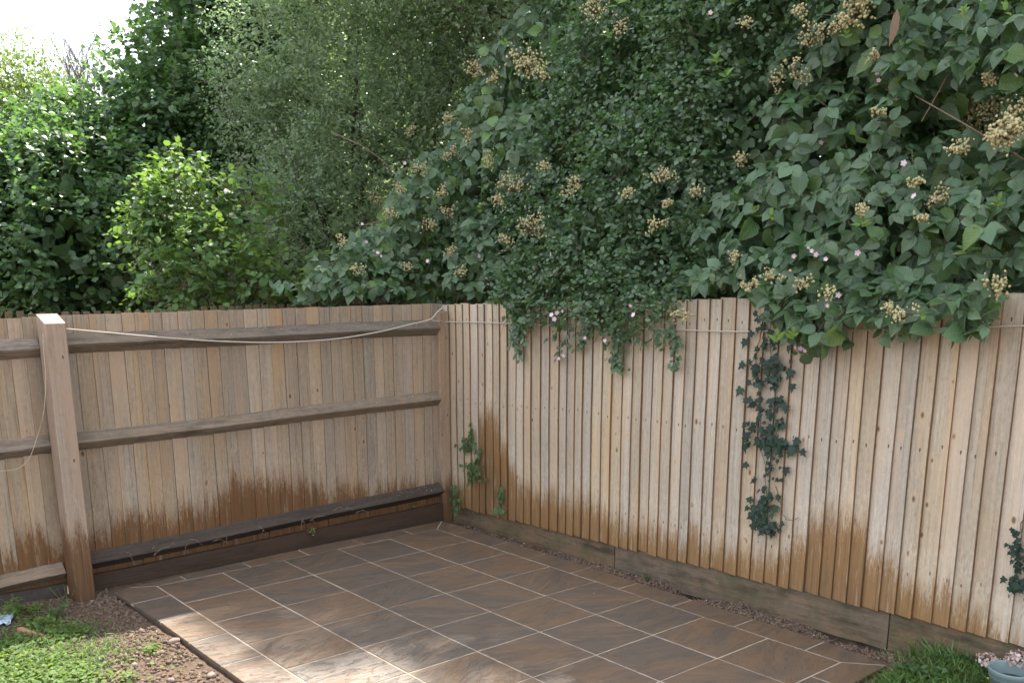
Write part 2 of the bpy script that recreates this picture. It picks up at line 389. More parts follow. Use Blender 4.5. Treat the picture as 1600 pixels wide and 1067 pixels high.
Fq = np.stack([idx[:-1, :-1], idx[:-1, 1:], idx[1:, 1:], idx[1:, :-1]], -1).reshape(-1, 4)
g = link('ground', mesh_np('ground', np.stack([GX, GY, GZ], -1), Fq, M['soil'], smooth=True)); g['kind'] = 'structure'

# ------------------------------------------------------------------ patio
patio = bpy.data.objects.new('patio', None); col.objects.link(patio); patio['kind'] = 'structure'; patio.location = (1.1, -1.8, 0)
GAP = .0048
def shrink(poly, d):
    P = np.array(poly, float); n = len(P); Q = []
    for i in range(n):
        a = unit((P[i - 1] - P[i])[None])[0]; b_ = unit((P[(i + 1) % n] - P[i])[None])[0]
        s = max(abs(a[0] * b_[1] - a[1] * b_[0]), .3); Q.append(P[i] + (a + b_) / s * d)
    return Q
def tile_obj(poly):
    P = np.array(shrink(poly, GAP)); c0 = P.mean(0); mb = MB(); mb.prism((P - c0).tolist(), -.02, 0, .0022)
    return mb.mesh('tile', M['tile']), c0
sq = None
for i in range(5):
    for j in range(8):
        x0, y0 = .4512 * i, -.45 * (j + 1)
        if sq is None:
            me, _ = tile_obj([(0, 0), (.4512, 0), (.4512, .45), (0, .45)]); sq = me
        o = link('tile', sq, patio, loc=(x0 + .2256 + random.uniform(-.0007, .0007), y0 + .225 + random.uniform(-.0007, .0007), random.uniform(-.0008, .0008)))
        o.rotation_euler = (random.uniform(-.002, .002), random.uniform(-.002, .002), random.uniform(-.0015, .0015))
XR, XE = 2.256, 2.458
borders = []
tb = [(-.157, .100), (.198, .128), (.660, .167), (1.117, .190), (1.575, .190), (2.024, .194), (2.456, .202)]
bx = [0, .202, .657, 1.113, 1.575, 2.023, XR]
for k in range(6): borders.append([(bx[k], 0), (bx[k + 1], 0), tb[k + 1], tb[k]])
ry = [0, -.212, -.668, -1.107, -1.553, -2.003, -2.453, -2.914, -3.384, -3.6]
for k in range(9):
    y0, y1 = ry[k], ry[k + 1]
    a = (XE, .202) if k == 0 else (XE, y0); c_ = (2.405, -3.785) if k == 8 else (XE, y1)
    borders.append([(XR, y1), c_, a, (XR, y0)])
lyy = [0, -.242, -.684, -1.107, -1.545, -2.0, -2.45, -2.9, -3.35, -3.6]
for k in range(9):
    y0, y1 = lyy[k], lyy[k + 1]
    if k == 0: borders.append([(0, 0), (-.157, .100), (-.266, .046), (-.252, y1 - .01), (0, y1)])
    else:
        c_ = (-.21, -3.785) if k == 8 else (-.24, y1 - (.01 if k < 3 else 0)); borders.append([(0, y0), (-.24 - (.012 if k == 1 else 0), y0 - (.01 if k < 4 else 0)), c_, (0, y1)])
bb = [0, .18, .63, 1.08, 1.53, 1.98, XR]
for k in range(6):
    l = (-.21, -3.785) if k == 0 else (bb[k], -3.79); r_ = (2.405, -3.785) if k == 5 else (bb[k + 1], -3.79)
    borders.append([l, r_, (bb[k + 1], -3.6), (bb[k], -3.6)])
for p in borders:
    me, c0 = tile_obj(p); o = link('tile', me, patio, loc=(c0[0], c0[1], random.uniform(-.001, .001)))
out = [(-.21, -3.78), (2.40, -3.78), (2.45, -3.38), (2.45, .195), (1.117, .183), (-.155, .094), (-.258, .044), (-.235, -.6), (-.233, -3.3)]
mb = MB(); mb.prism(out, -.016, -.0028); link('grout', mb.mesh('grout', M['grout']), patio)
mb = MB(); mb.prism(shrink(out, .012), -.09, -.0165); link('mortar_bed', mb.mesh('mortar_bed', M['slab_edge']), patio)

# ------------------------------------------------------------------ fences
def board_mesh(name, w, L, thin, thick, mat, lean=0.0, edge=None, side=(1, 2)):
    mb = MB(); nz = 7; rows = []
    for k in range(nz):
        z = -L / 2 + L * k / (nz - 1); wv = .0022 * math.sin(k * 1.7 + w * 50)
        e = .0016
        rows.append([(-w / 2, -thin + wv, z), (w / 2 - e, -thick + wv, z), (w / 2, -thick + e + wv, z), (w / 2, lean, z), (-w / 2, 0, z)])
    v = [p for r in rows for p in r]; f = []
    for k in range(nz - 1):
        for i in range(5): j = (i + 1) % 5; f.append((k * 5 + i, k * 5 + j, (k + 1) * 5 + j, (k + 1) * 5 + i))
    f.append((4, 3, 2, 1, 0)); f.append(tuple((nz - 1) * 5 + i for i in range(5)))
    mb.add(v, f); me = mb.mesh(name, mat)
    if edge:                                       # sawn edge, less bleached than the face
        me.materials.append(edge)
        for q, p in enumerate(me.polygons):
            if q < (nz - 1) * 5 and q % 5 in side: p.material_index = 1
    return me
# right hand fence, faces -x
FX = 2.605
def r_top(y): return 1.760 + (.2 - y) * .0282
def r_bot(y): return .100 + (.15 - y) * .0290
rf = thing('timber_fence', 'pale closeboard timber fence of narrow upright boards along the right of the patio', 'fence', (2.63, -2.0, 0))
LR = 1.665
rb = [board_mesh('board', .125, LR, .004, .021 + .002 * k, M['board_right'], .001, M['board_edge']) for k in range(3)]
st_px = [(690, 770), (722, 758), (738, 752), (748, 648), (758, 640), (775, 660), (790, 715), (800, 752), (830, 768), (900, 786), (1000, 824), (1100, 846), (1200, 868), (1240, 860), (1275, 810), (1300, 800), (1330, 835), (1370, 868), (1420, 905), (1460, 935), (1510, 955), (1550, 985), (1600, 1015)]
st_r = np.array(sorted([(atx(a, b_, FX)[1], atx(a, b_, FX)[2]) for a, b_ in st_px]))
y = .40; k = 0; Rz = Matrix.Rotation(-math.pi / 2, 4, 'Z')
while y > -5.6:
    st_ = random.uniform(.080, .106); yc = y - .0625 + (.125 - st_) * 0
    top = r_top(yc) + random.uniform(-.004, .004) + (.006 if k % 7 == 3 else 0)
    mtx = Matrix.Translation((FX + .018 + random.uniform(-.0015, .0015), yc, top - LR / 2)) @ Matrix.Rotation(random.uniform(-.0035, .0035), 4, 'X') @ Rz @ Matrix.Rotation(random.uniform(-.01, .01), 4, 'Z')
    o = link('board', rb[k % 3], rf, matrix=mtx)
    o['stain'] = float(np.interp(yc, st_r[:, 0], st_r[:, 1]) + random.gauss(0, .028))
    y -= st_; k += 1
for (ya, yb) in ((.27, -1.62), (-1.628, -3.655), (-3.663, -5.6)):
    mb = MB(); z0, z1 = r_bot(ya) + .02, r_bot(yb) + .02
    v = []; nn = 14
    for q in range(nn + 1):
        t = q / nn; yy = ya + (yb - ya) * t; zt = z0 + (z1 - z0) * t + .003 * math.sin(yy * 23); xo = .002 * math.sin(yy * 9)
        v += [(FX + .016 + xo, yy, zt - .24), (FX + .016 + xo, yy, zt), (FX + .045, yy, zt), (FX + .045, yy, zt - .24)]
    f = [(0, 1, 2, 3), tuple(4 * nn + q for q in (3, 2, 1, 0))]
    for q in range(nn):
        for e in range(4): f.append((4 * q + e, 4 * q + 4 + e, 4 * q + 4 + (e + 1) % 4, 4 * q + (e + 1) % 4))
    mb.add(v, f); link('gravel_board', mb.mesh('gravel_board', M['gravel_right']), rf)
for zz in (.40, 1.02, 1.62):
    mb = MB(); mb.add([(FX + .03, .25, zz), (FX + .07, .25, zz + .045), (FX + .03, .25, zz + .09), (FX + .03, -5.6, zz + .16), (FX + .07, -5.6, zz + .205), (FX + .03, -5.6, zz + .25)],
                      [(0, 1, 2), (5, 4, 3), (0, 3, 4, 1), (1, 4, 5, 2), (2, 5, 3, 0)]); link('rail', mb.mesh('rail', M['rail']), rf)

# left hand fence, seen from its rail side, faces -y
FY = .292
lf = thing('timber_fence', 'brown timber fence with three grey rails and a post behind the patio', 'fence', (.8, .3, 0))
def l_top(x): return 1.742 + .0098 * (x + .2)
LL = 1.70
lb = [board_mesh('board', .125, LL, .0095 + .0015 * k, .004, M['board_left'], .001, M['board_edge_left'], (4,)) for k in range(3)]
st_px = [(-60, 870), (0, 862), (60, 842), (110, 850), (160, 832), (200, 806), (240, 800), (300, 792), (350, 778), (400, 748), (430, 738), (470, 758), (520, 768), (600, 764), (690, 752)]
st_l = np.array(sorted([(aty(a, b_, FY)[0], aty(a, b_, FY)[2]) for a, b_ in st_px]))
x = -1.75; k = 0
while x < 2.52:
    st_ = random.uniform(.082, .104); xc = x + .05
    top = l_top(xc) + random.uniform(-.003, .003) + (0 if xc > -.45 else -.008)
    mtx = Matrix.Translation((xc, FY + .012 + random.uniform(-.001, .001), top - LL / 2)) @ Matrix.Rotation(random.uniform(-.006, .006), 4, 'Y') @ Matrix.Rotation(random.uniform(-.015, .015), 4, 'Z')
    o = link('board', lb[k % 3], lf, matrix=mtx)
    o['stain'] = float(np.interp(xc, st_l[:, 0], st_l[:, 1]) + random.gauss(0, .04))
    x += st_; k += 1
def arris(x0, z0, x1, z1, name, mat, h=.054, dep=.052, seed=0):
    mb = MB(); nn = 22; rs = random.Random(seed); v = []; f = []
    for q in range(nn + 1):
        t = q / nn; xx = x0 + (x1 - x0) * t; z = z0 + (z1 - z0) * t + .003 * math.sin(t * 9 + seed) + rs.uniform(-.0015, .0015)
        d = dep + rs.uniform(-.004, .002)
        v += [(xx, FY + .004, z + h), (xx, FY - d * .82, z + h * .17 + rs.uniform(-.003, .003)), (xx, FY - d, z - h * .03), (xx, FY - d * .88, z - h * .2), (xx, FY + .004, z - h)]
    for q in range(nn):
        for e in range(5): f.append((5 * q + e, 5 * q + (e + 1) % 5, 5 * q + 5 + (e + 1) % 5, 5 * q + 5 + e))
    f += [(4, 3, 2, 1, 0), tuple(5 * nn + e for e in range(5))]
    mb.add(v, f); return link(name, mb.mesh(name, mat), lf)
PXL, PXR = -.487, -.368                                                  # post sides
arris(PXR, 1.565, 2.50, 1.582, 'rail', M['rail'], .062, .062, 1)
arris(PXR, .952, 2.50, 1.010, 'rail', M['rail'], .060, .060, 2)
arris(PXR, .165, 2.50, .245, 'rail', M['rail_low'], .060, .075, 3)
arris(-1.75, 1.535, PXL, 1.553, 'rail', M['rail'], .062, .062, 4)
arris(-1.75, .935, PXL, .955, 'rail', M['rail'], .060, .062, 5)
arris(-1.75, .09, PXL, .135, 'rail', M['rail'], .055, .072, 6)
for (xa, xb, za, zb, mname) in ((PXR, 2.5, .080, .135, 'gravel_left'), (-1.75, PXL, .062, .062, 'rail_low')):
    mb = MB(); v = []; nn = 10; f = []
    for q in range(nn + 1):
        t = q / nn; xx = xa + (xb - xa) * t; zt = za + (zb - za) * t + .003 * math.sin(xx * 13)
        v += [(xx, .242, zt - .28), (xx, .242, zt), (xx, .272, zt), (xx, .272, zt - .28)]
    for q in range(nn):
        for e in range(4): f.append((4 * q + e, 4 * q + (e + 1) % 4, 4 * q + 4 + (e + 1) % 4, 4 * q + 4 + e))
    f += [(3, 2, 1, 0), tuple(4 * nn + e for e in range(4))]
    mb.add(v, f); link('gravel_board', mb.mesh('gravel_board', M[mname]), lf)
def post(x0, x1, y0, y1, z0, zf, zb, lean=0.0, seed=0):
    mb = MB(); nn = 12; v = []; f = []; e = .006; rs = random.Random(seed)
    cx, cy = (x0 + x1) / 2, (y0 + y1) / 2
    for q in range(nn + 1):
        t = q / nn; w = .0015 * math.sin(t * 7 + seed)
        ring = [(x0 + e, y0), (x1 - e, y0), (x1, y0 + e), (x1, y1), (x0, y1), (x0, y0 + e)]
        for (xx, yy) in ring:
            top = zf + (zb - zf) * (yy - y0) / (y1 - y0); z = z0 + (top - z0) * t
            v.append((xx - cx + w + lean * (1 - t), yy - cy + rs.uniform(-.0007, .0007), z - (z0 + zf) / 2))
    for q in range(nn):
        for k2 in range(6): j = (k2 + 1) % 6; f.append((6 * q + k2, 6 * q + j, 6 * q + 6 + j, 6 * q + 6 + k2))
    f.append(tuple(6 * nn + q for q in range(6)))
    mb.add(v, f); o = link('post', mb.mesh('post', M['post']), lf, loc=(cx, cy, (z0 + zf) / 2)); return o
o = post(PXL, PXR, .085, .245, -.10, 1.700, 1.752, .006, 1); o['stain'] = .42
o = post(2.500, 2.600, .255, .350, -.10, 1.700, 1.715, 0, 2); o['stain'] = .30

# fence beyond the gap, behind the left hand one
bf = thing('slatted_fence', 'thin dark slatted fence standing behind the brown back fence under the trees', 'fence', (.8, 1.35, 0))
mb = MB(); mb.box((-.022, -.008, -.86), (.022, .008, .86)); slat = mb.mesh('slat', M['back_fence'])
x = -1.2
while x < 3.0:
    zt = 1.744 + .006 * x - (.016 if -.25 < x < 1.0 else 0) + random.uniform(-.006, .006)
    link('slat', slat, bf, loc=(x, 1.35 + random.uniform(-.002, .002), zt - .86)); x += .074
for zz in (.4, 1.45):
    mb = MB(); mb.box((-1.25, 1.36, zz), (3.05, 1.40, zz + .08)); link('rail', mb.mesh('rail', M['back_fence']), bf)

# ------------------------------------------------------------------ leaf templates (x across, y along, z normal)
def template(side, fold=.12, curl=.15, lobes=None):
    """side: list of (y, halfwidth); returns verts, tris, uv"""
    v = []; uv = []; n = len(side)
    for (yy, w) in side:
        zc = -curl * yy * yy
        v += [(-w, yy, zc + fold * w), (0, yy, zc), (w, yy, zc + fold * w)]; wm = max(s[1] for s in side)
        uv += [(-w / wm, yy), (0, yy), (w / wm, yy)]
    f = []
    for i in range(n - 1):
        a, b_ = 3 * i, 3 * i + 3
        for q in (0, 1): 
            f += [(a + q, a + q + 1, b_ + q + 1), (a + q, b_ + q + 1, b_ + q)]
    V = np.array(v, float); Fc = np.array(f)
    ok = []
    for t in Fc:
        p = V[t]; ok.append(np.linalg.norm(np.cross(p[1] - p[0], p[2] - p[0])) > 1e-6)
    return V, Fc[ok], np.array(uv)
T_BRAMBLE = template([(0, .0), (.10, .22), (.24, .33), (.31, .315), (.45, .385), (.51, .35), (.66, .31), (.71, .265), (.85, .14), (1.0, 0)], .30, .30)
T_HAZEL = template([(0, 0), (.12, .30), (.38, .43), (.62, .42), (.82, .25), (1.0, 0)], .15, .22)
T_HAZEL_S = template([(0, 0), (.3, .42), (.68, .38), (1.0, 0)], .15, .22)
T_HAW_S = template([(0, .02), (.34, .42), (.5, .24), (.68, .38), (1.0, 0)], .15, .15)
T_SMALL = template([(0, 0), (.45, .22), (1.0, 0)], .2, .15)
T_HAW = template([(0, .02), (.18, .12), (.34, .42), (.42, .22), (.66, .40), (.72, .2), (1.0, .06)], .15, .15)
T_LANCE = template([(0, 0), (.2, .16), (.5, .21), (.8, .11), (1.0, 0)], .25, .35)
def ivy_template():
    pts = [(0, 0), (.16, -.10), (.44, .02), (.30, .26), (.48, .46), (.20, .52), (0, 1.0), (-.20, .52), (-.48, .46), (-.30, .26), (-.44, .02), (-.16, -.10)]
    v = [(0, .32, 0)] + [(a, b_, -.12 * abs(a) - .08 * b_ * b_) for a, b_ in pts]
    f = [(0, 1 + i, 1 + (i + 1) % 12) for i in range(12)]
    return np.array(v), np.array(f), np.array([(p[0] / .48, p[1]) for p in v])
T_IVY = ivy_template()
T_BLADE = (np.array([(-.5, 0, 0), (.5, 0, 0), (-.42, .4, .03), (.42, .4, .03), (-.28, .75, -.05), (.28, .75, -.05), (0, 1, -.22)], float),
           np.array([(0, 1, 3), (0, 3, 2), (2, 3, 5), (2, 5, 4), (4, 5, 6)]), np.array([(-1, 0), (1, 0), (-1, .4), (1, .4), (-1, .75), (1, .75), (0, 1)], float))

class Leaves:                                        # a batch of leaf placements
    def __init__(s): s.p = []; s.d = []; s.n = []; s.s = []
    def add(s, p, d, n, sz):
        s.p.append(np.atleast_2d(p)); s.d.append(np.atleast_2d(d)); s.n.append(np.atleast_2d(n)); s.s.append(np.atleast_1d(sz))
    def done(s):
        s.P = np.concatenate(s.p); D = unit(np.concatenate(s.d)); Nn = np.concatenate(s.n)
        Nn = unit(Nn - D * (Nn * D).sum(-1, keepdims=True) + 1e-6); s.D = D; s.N = Nn; s.S = np.concatenate(s.s); s.R = rng.random(len(s.P)); return s
    def sel(s, m_):
        q = Leaves(); q.P, q.D, q.N, q.S, q.R = s.P[m_], s.D[m_], s.N[m_], s.S[m_], s.R[m_]; return q
    def mesh(s, name, T, mat, wid=1.0):
        V, Fc, uv = T; n = len(s.P); k = len(V); X = np.cross(s.D, s.N)
        wj = wid * (.85 + .3 * rng.random(n)); cz = .2 + 1.8 * rng.random(n)
        VV = s.P[:, None] + s.S[:, None, None] * (V[None, :, 0:1] * wj[:, None, None] * X[:, None] + V[None, :, 1:2] * s.D[:, None] + V[None, :, 2:3] * cz[:, None, None] * s.N[:, None])
        FF = (Fc[None] + (np.arange(n) * k)[:, None, None]).reshape(-1, 3)
        return mesh_np(name, VV.reshape(-1, 3), FF, mat, np.tile(uv, (n, 1)), np.repeat(s.R, k), smooth=True)
    def objects(s, name, T, mats, parent, variants=3):
        V, Fc, uv = T; mes = []
        for q in range(variants):
            W_ = V * np.array([.88 + .12 * q, 1, .5 + .7 * q]); mes.append(mesh_np(name, W_, Fc, mats[q % len(mats)], uv, None, True))
        X = np.cross(s.D, s.N)
        for i in range(len(s.P)):
            sc = s.S[i]; mx = Matrix.Identity(4)
            for r in range(3): mx[r][0] = X[i][r] * sc; mx[r][1] = s.D[i][r] * sc; mx[r][2] = s.N[i][r] * sc; mx[r][3] = s.P[i][r]
            link(name, mes[i % variants], parent, matrix=mx)
CELL = 7
zbuf = np.full((170, 250), 1e9)
def frontmost(L, n, margin=.04, own=None):
    """indices of up to n leaves that nothing else of the bush covers, largest first"""
    c = L.P + L.D * L.S[:, None] * .5
    px, py, d = project(c); inf = (px > 4) & (px < 1596) & (py > 4) & (py < 1063)
    size = L.S * F / d; face = np.abs((L.N * unit(CAM - c)).sum(-1)); size = size * (.3 + face)
    ix = np.clip((px / CELL).astype(int), 0, 249); iy = np.clip((py / CELL).astype(int), 0, 169)
    zb = np.full((170, 250), 1e9); np.minimum.at(zb, (iy, ix), np.where(inf, d, 1e9))
    z2 = np.minimum(zb, zbuf)
    ok = inf & (d <= z2[iy, ix] + margin); ii = np.where(ok)[0]
    return ii[np.argsort(-size[ii])][:n]
def add_zbuf(L):
    c = L.P + L.D * L.S[:, None] * .5; px, py, d = project(c)
    for ox in (-3, 0, 3):
        for oy in (-3, 0, 3):
            ix = ((px + ox) / CELL).astype(int); iy = ((py + oy) / CELL).astype(int); ok = (ix >= 0) & (ix < 250) & (iy >= 0) & (iy < 170)
            np.minimum.at(zbuf, (iy[ok], ix[ok]), d[ok])
def surf_depth(x, y, default=7.0):
    v = zbuf[max(0, int(y / CELL) - 1):int(y / CELL) + 2, max(0, int(x / CELL) - 1):int(x / CELL) + 2]; v = v[v < 1e8]
    return float(np.percentile(v, 8)) if len(v) else default

def lobe_points(lobes, n, back=.3, inner=.62, freq=2.2, thr=.40, pw=.5):
    """points on the shells of ellipsoid lobes; returns base points and outward directions"""
    C = np.array([l[0] for l in lobes]); R = np.array([l[1] for l in lobes]); w = (R[:, 0] * R[:, 2]) ** .9
    pick = rng.choice(len(lobes), size=n * 3, p=w / w.sum()); d = rnd_unit(n * 3)
    r = inner + (1.03 - inner) * rng.random(n * 3) ** pw
    p = C[pick] + d * R[pick] * r[:, None]
    keep = ((d * unit(CAM - p)).sum(-1) > -.15) | (rng.random(n * 3) < back)
    keep &= (fbm(p * freq, 2) / .75 + .12 * rng.normal(size=n * 3)) > thr
    return p[keep][:n], d[keep][:n]
def shoot_leaves(base, out, nl, length, size, up=.5, droop=.25, spread=.9, stems=None, nup=.7, jit=.25, ntow=.35):
    n = len(base); L = Leaves()
    d = unit(out * .8 + np.array([0, 0, up]) + rng.normal(size=(n, 3)) * .45)
    ln = length * (.55 + .9 * rng.random(n)); side = unit(np.cross(d, np.array([0, 0, 1.0])) + rng.normal(size=(n, 3)) * .25)
    for k in range(nl):
        t = (k + .3 + .5 * rng.random(n)) / nl
        p = base + d * (ln * t)[:, None]; p[:, 2] -= droop * ln * t * t
        sg = 1 if k % 2 else -1
        ld = unit(d * .55 + sg * side * spread + rng.normal(size=(n, 3)) * jit + np.array([0, 0, -.2]))
        if k == nl - 1: ld = unit(d + np.array([0, 0, -.25]) + rng.normal(size=(n, 3)) * .2)
        nn = unit(np.array([0, 0, nup]) + out * ntow + rng.normal(size=(n, 3)) * .38)
        L.add(p, ld, nn, size * (.65 + .6 * rng.random(n)) * (1.05 - .35 * t))
    if stems is not None:
        mb, fr, r = stems
        for i in np.where(rng.random(n) < fr)[0]:
            pts = [base[i] + d[i] * ln[i] * t + np.array([0, 0, -droop * ln[i] * t * t]) for t in (-.6, 0, .5, 1)]
            mb.tube(pts, r, 3, r * .5, False)
    return L.done()
def fill(L, lobes, n, size, r1=.85):
    """leaves through the inside of the crown"""
    C = np.array([l[0] for l in lobes]); R = np.array([l[1] for l in lobes]); w = R.prod(1) ** .8
    pick = rng.choice(len(lobes), size=n, p=w / w.sum()); d = rnd_unit(n); p = C[pick] + d * R[pick] * (r1 * rng.random(n) ** .4)[:, None]
    q = Leaves(); q.add(p, rnd_unit(n) + np.array([0, 0, -.2]), rnd_unit(n) * .8 + np.array([0, 0, .5]), size * (.6 + .8 * rng.random(n))); q.done()
    o = Leaves(); o.P, o.D, o.N, o.S, o.R = [np.concatenate([getattr(L, a), getattr(q, a)]) for a in 'PDNSR']; return o
def lobe(px, py, d, rx, rz, rd=None): return (atd(px, py, d), np.array([rx, rd or rx, rz]))
def rl(x, y, z, rx, ry, rz): return (np.array([x, y, z]), np.array([rx, ry, rz]))
def trunk_mesh(base, tops, r, mat, name='trunk', nseg=7):
    mb = MB(); base = np.array(base, float)
    for i, t in enumerate(tops):
        t = np.array(t, float); b0 = base + np.array([rng.normal() * .05, rng.normal() * .05, 0]); pts = []
        for q in range(nseg):
            u = q / (nseg - 1); p = b0 * (1 - u) + t * u; p[:2] = b0[:2] + (t[:2] - b0[:2]) * u ** 1.6
            pts.append(p + np.array([rng.normal(), rng.normal(), 0]) * .03 * u)
        mb.tube(pts, r * (1 if i == 0 else .6), 7, r * .15)
    return mb.mesh(name, mat, True)

LM = {}
LM['bramble'] = leaf_mat('bramble leaf', (.058, .112, .056), (.105, .170, .082), (.20, .38, .08), .34, .6, .5, .34, back=(.10, .14, .10), spots=.5)
LM['bramble2'] = leaf_mat('bramble leaf bright', (.075, .145, .045), (.12, .20, .06), (.28, .44, .05), .38, .5, .4, .38, back=(.12, .17, .11), spots=.3)
LM['young'] = leaf_mat('young bramble leaf', (.13, .24, .05), (.20, .32, .07), (.35, .5, .06), .45, .4, .25, .42)
LM['hawthorn'] = leaf_mat('hawthorn leaf', (.062, .118, .058), (.115, .178, .090), (.20, .38, .08), .34, .65, 0, .36)
LM['willow'] = leaf_mat('small grey green leaf', (.155, .215, .125), (.225, .285, .168), (.36, .52, .20), .34, .7, 0, .48)
LM['hazel'] = leaf_mat('hazel leaf', (.060, .118, .054), (.105, .172, .074), (.22, .42, .07), .42, .5, 0, .34)
LM['hazel_bush'] = leaf_mat('hazel sapling leaf', (.065, .13, .042), (.115, .20, .062), (.28, .46, .06), .45, .4, .2, .36)
LM['far'] = leaf_mat('far tree leaf', (.10, .15, .055), (.15, .21, .075), (.32, .44, .08), .5, .4, 0, .42)
LM['ivy'] = leaf_mat('ivy leaf', (.012, .030, .019), (.026, .052, .031), (.05, .10, .03), .42, .35, .45, .12)
LM['ivy_green'] = leaf_mat('green ivy leaf', (.045, .10, .035), (.08, .15, .05), (.15, .28, .04), .4, .5, .4, .25)
LM['weed'] = leaf_mat('weed leaf', (.09, .16, .04), (.16, .24, .06), (.34, .48, .06), .5, .4, .2, .38)
LM['grass'] = leaf_mat('grass blade', (.06, .13, .03), (.13, .22, .06), (.24, .40, .06), .5, .4, 0, .35)

def plant(name, label, cat, L, T, mat, base, tops, r, n_parts=0, group=None, mats=None, stems=None, wid=1.0, part='leaf', crown='crown', bark='bark', TS=None):
    t = thing(name, label, cat, base, group)
    if tops: link('trunk', trunk_mesh(base, tops, r, M[bark]), t)
    if n_parts:
        ii = frontmost(L, n_parts); m_ = np.zeros(len(L.P), bool); m_[ii] = True
        L.sel(m_).objects(part, T, mats or [mat], t); rest = L.sel(~m_)
    else: rest = L
    o = link(crown, rest.mesh(crown, TS or T, mat, wid), t); o['kind'] = 'stuff'
    if stems is not None and stems.v: link('twigs', stems.mesh('twigs', M['twig']), t)['kind'] = 'stuff'
    add_zbuf(L); return t

# ------------------------------------------------------------------ trees beyond the fences
tw = MB()
lob = [lobe(1480, 60, 7.6, 1.5, 1.6), lobe(1250, -60, 8.6, 1.5, 1.6), lobe(1020, -80, 9.0, 1.3, 1.5), lobe(1560, -260, 8.5, 1.6, 1.7), lobe(1250, -330, 9.2, 1.8, 1.7), lobe(950, -360, 9.6, 1.5, 1.4), lobe(1100, 200, 8.6, 1.3, 1.3), lobe(1450, 330, 7.8, 1.1, 1.0), lobe(900, 300, 9.2, .9, .9)]
lob += [rl(4.2, -.4, 5.1, 1.1, 1.1, .9), rl(4.6, -1.3, 5.6, 1.1, 1.1, 1.0), rl(4.5, -2.2, 5.2, 1.1, 1.1, 1.0), rl(5.0, -3.2, 5.4, 1.2, 1.2, 1.1), rl(4.3, -2.0, 1.7, .8, 1.1, 1.1), rl(4.3, -3.6, 1.7, .8, 1.1, 1.1), rl(4.3, -.4, 1.7, .8, 1.1, 1.1), rl(4.3, -5.0, 1.8, .8, 1.2, 1.2), rl(4.0, 1.4, 1.7, .9, 1.0, 1.1)]
b_, o_ = lobe_points(lob, 5200, .6, .3, 1.2, .30)
L = shoot_leaves(b_, o_, 7, .36, .075, .4, .2, .9); L = fill(L, lob, 24000, .14)
plant('hawthorn_tree', 'tall dark tree standing behind the brambles beyond the pale right fence', 'tree', L, T_HAW_S, LM['hawthorn'], atx(1250, 441, 5.2) * np.array([1, 1, 0]), [l[0] for l in lob[:5]], .12, 0, stems=tw)

tw = MB()
lob = [lobe(480, 330, 14.0, 1.6, 1.8), lobe(650, 300, 13.6, 1.5, 1.9), lobe(820, 330, 13.2, 1.5, 1.8), lobe(640, 90, 14.2, 1.8, 1.5), lobe(860, 100, 13.6, 1.6, 1.5), lobe(520, 60, 14.6, 1.5, 1.5), lobe(380, 250, 14.4, 1.4, 1.7), lobe(1050, 250, 12.6, 1.5, 2.0), lobe(60, 440, 15, 1.3, .9), lobe(220, 430, 15, 1.3, 1.0), lobe(350, 420, 15, 1.2, 1.1), lobe(500, 450, 12.5, 1.0, .7), lobe(600, 450, 12.2, 1.0, .7), lobe(700, 450, 11.8, 1.0, .7)]
b_, o_ = lobe_points(lob, 3400, .1, .5, 1.2, .28)
L = shoot_leaves(b_, o_, 7, .4, .10, .5, .2, .9); L = fill(L, lob, 22000, .20)
plant('hedgerow_tree', 'dark leafy tree glimpsed through gaps behind the pale fine-leaved tree', 'tree', L, T_HAZEL_S, LM['hazel'], atd(650, 441, 14) * np.array([1, 1, 0]), [l[0] for l in lob[:4]], .14)
tw = MB()
lob = [lobe(560, 170, 10.2, 1.15, 1.5), lobe(450, 120, 10.4, .95, 1.2), lobe(690, 60, 10.0, 1.1, 1.1), lobe(560, -60, 10.6, 1.3, 1.2), lobe(420, 260, 10.3, .6, .8), lobe(780, -40, 9.8, 1.0, 1.2), lobe(500, 330, 9.9, .75, .8), lobe(680, 260, 9.7, .8, .9), lobe(640, -230, 10.8, 1.4, 1.3), lobe(830, 90, 9.4, .8, .8), lobe(760, -420, 10.8, 1.3, 1.2), rl(3.2, 1.6, 5.0, .65, .65, .6), rl(3.6, 2.0, 5.8, .9, .9, .7), rl(3.2, 2.5, 5.4, .6, .6, .6), rl(3.9, 1.0, 4.9, 1.0, 1.0, .9), rl(4.1, 2.0, 5.4, .9, 1.0, .9), rl(4.4, .6, 6.2, 1.2, 1.4, .9)]
lob = [(c0, r0 * np.array([.8, .8, 1.0])) for c0, r0 in lob]
b_, o_ = lobe_points(lob, 19000, .35, .45, 3.0, .42)
L = shoot_leaves(b_, o_, 9, .26, .050, .75, .12, .8, (tw, .05, .0035), nup=.6, jit=.35); L = fill(L, lob, 6000, .09)
plant('willow_tree', 'pale green fine-leaved tree rising behind the corner where the fences meet', 'tree', L, T_SMALL, LM['willow'], atd(560, 441, 10.3) * np.array([1, 1, 0]), [l[0] for l in lob[:6]], .10, 0, stems=tw, wid=1.35)

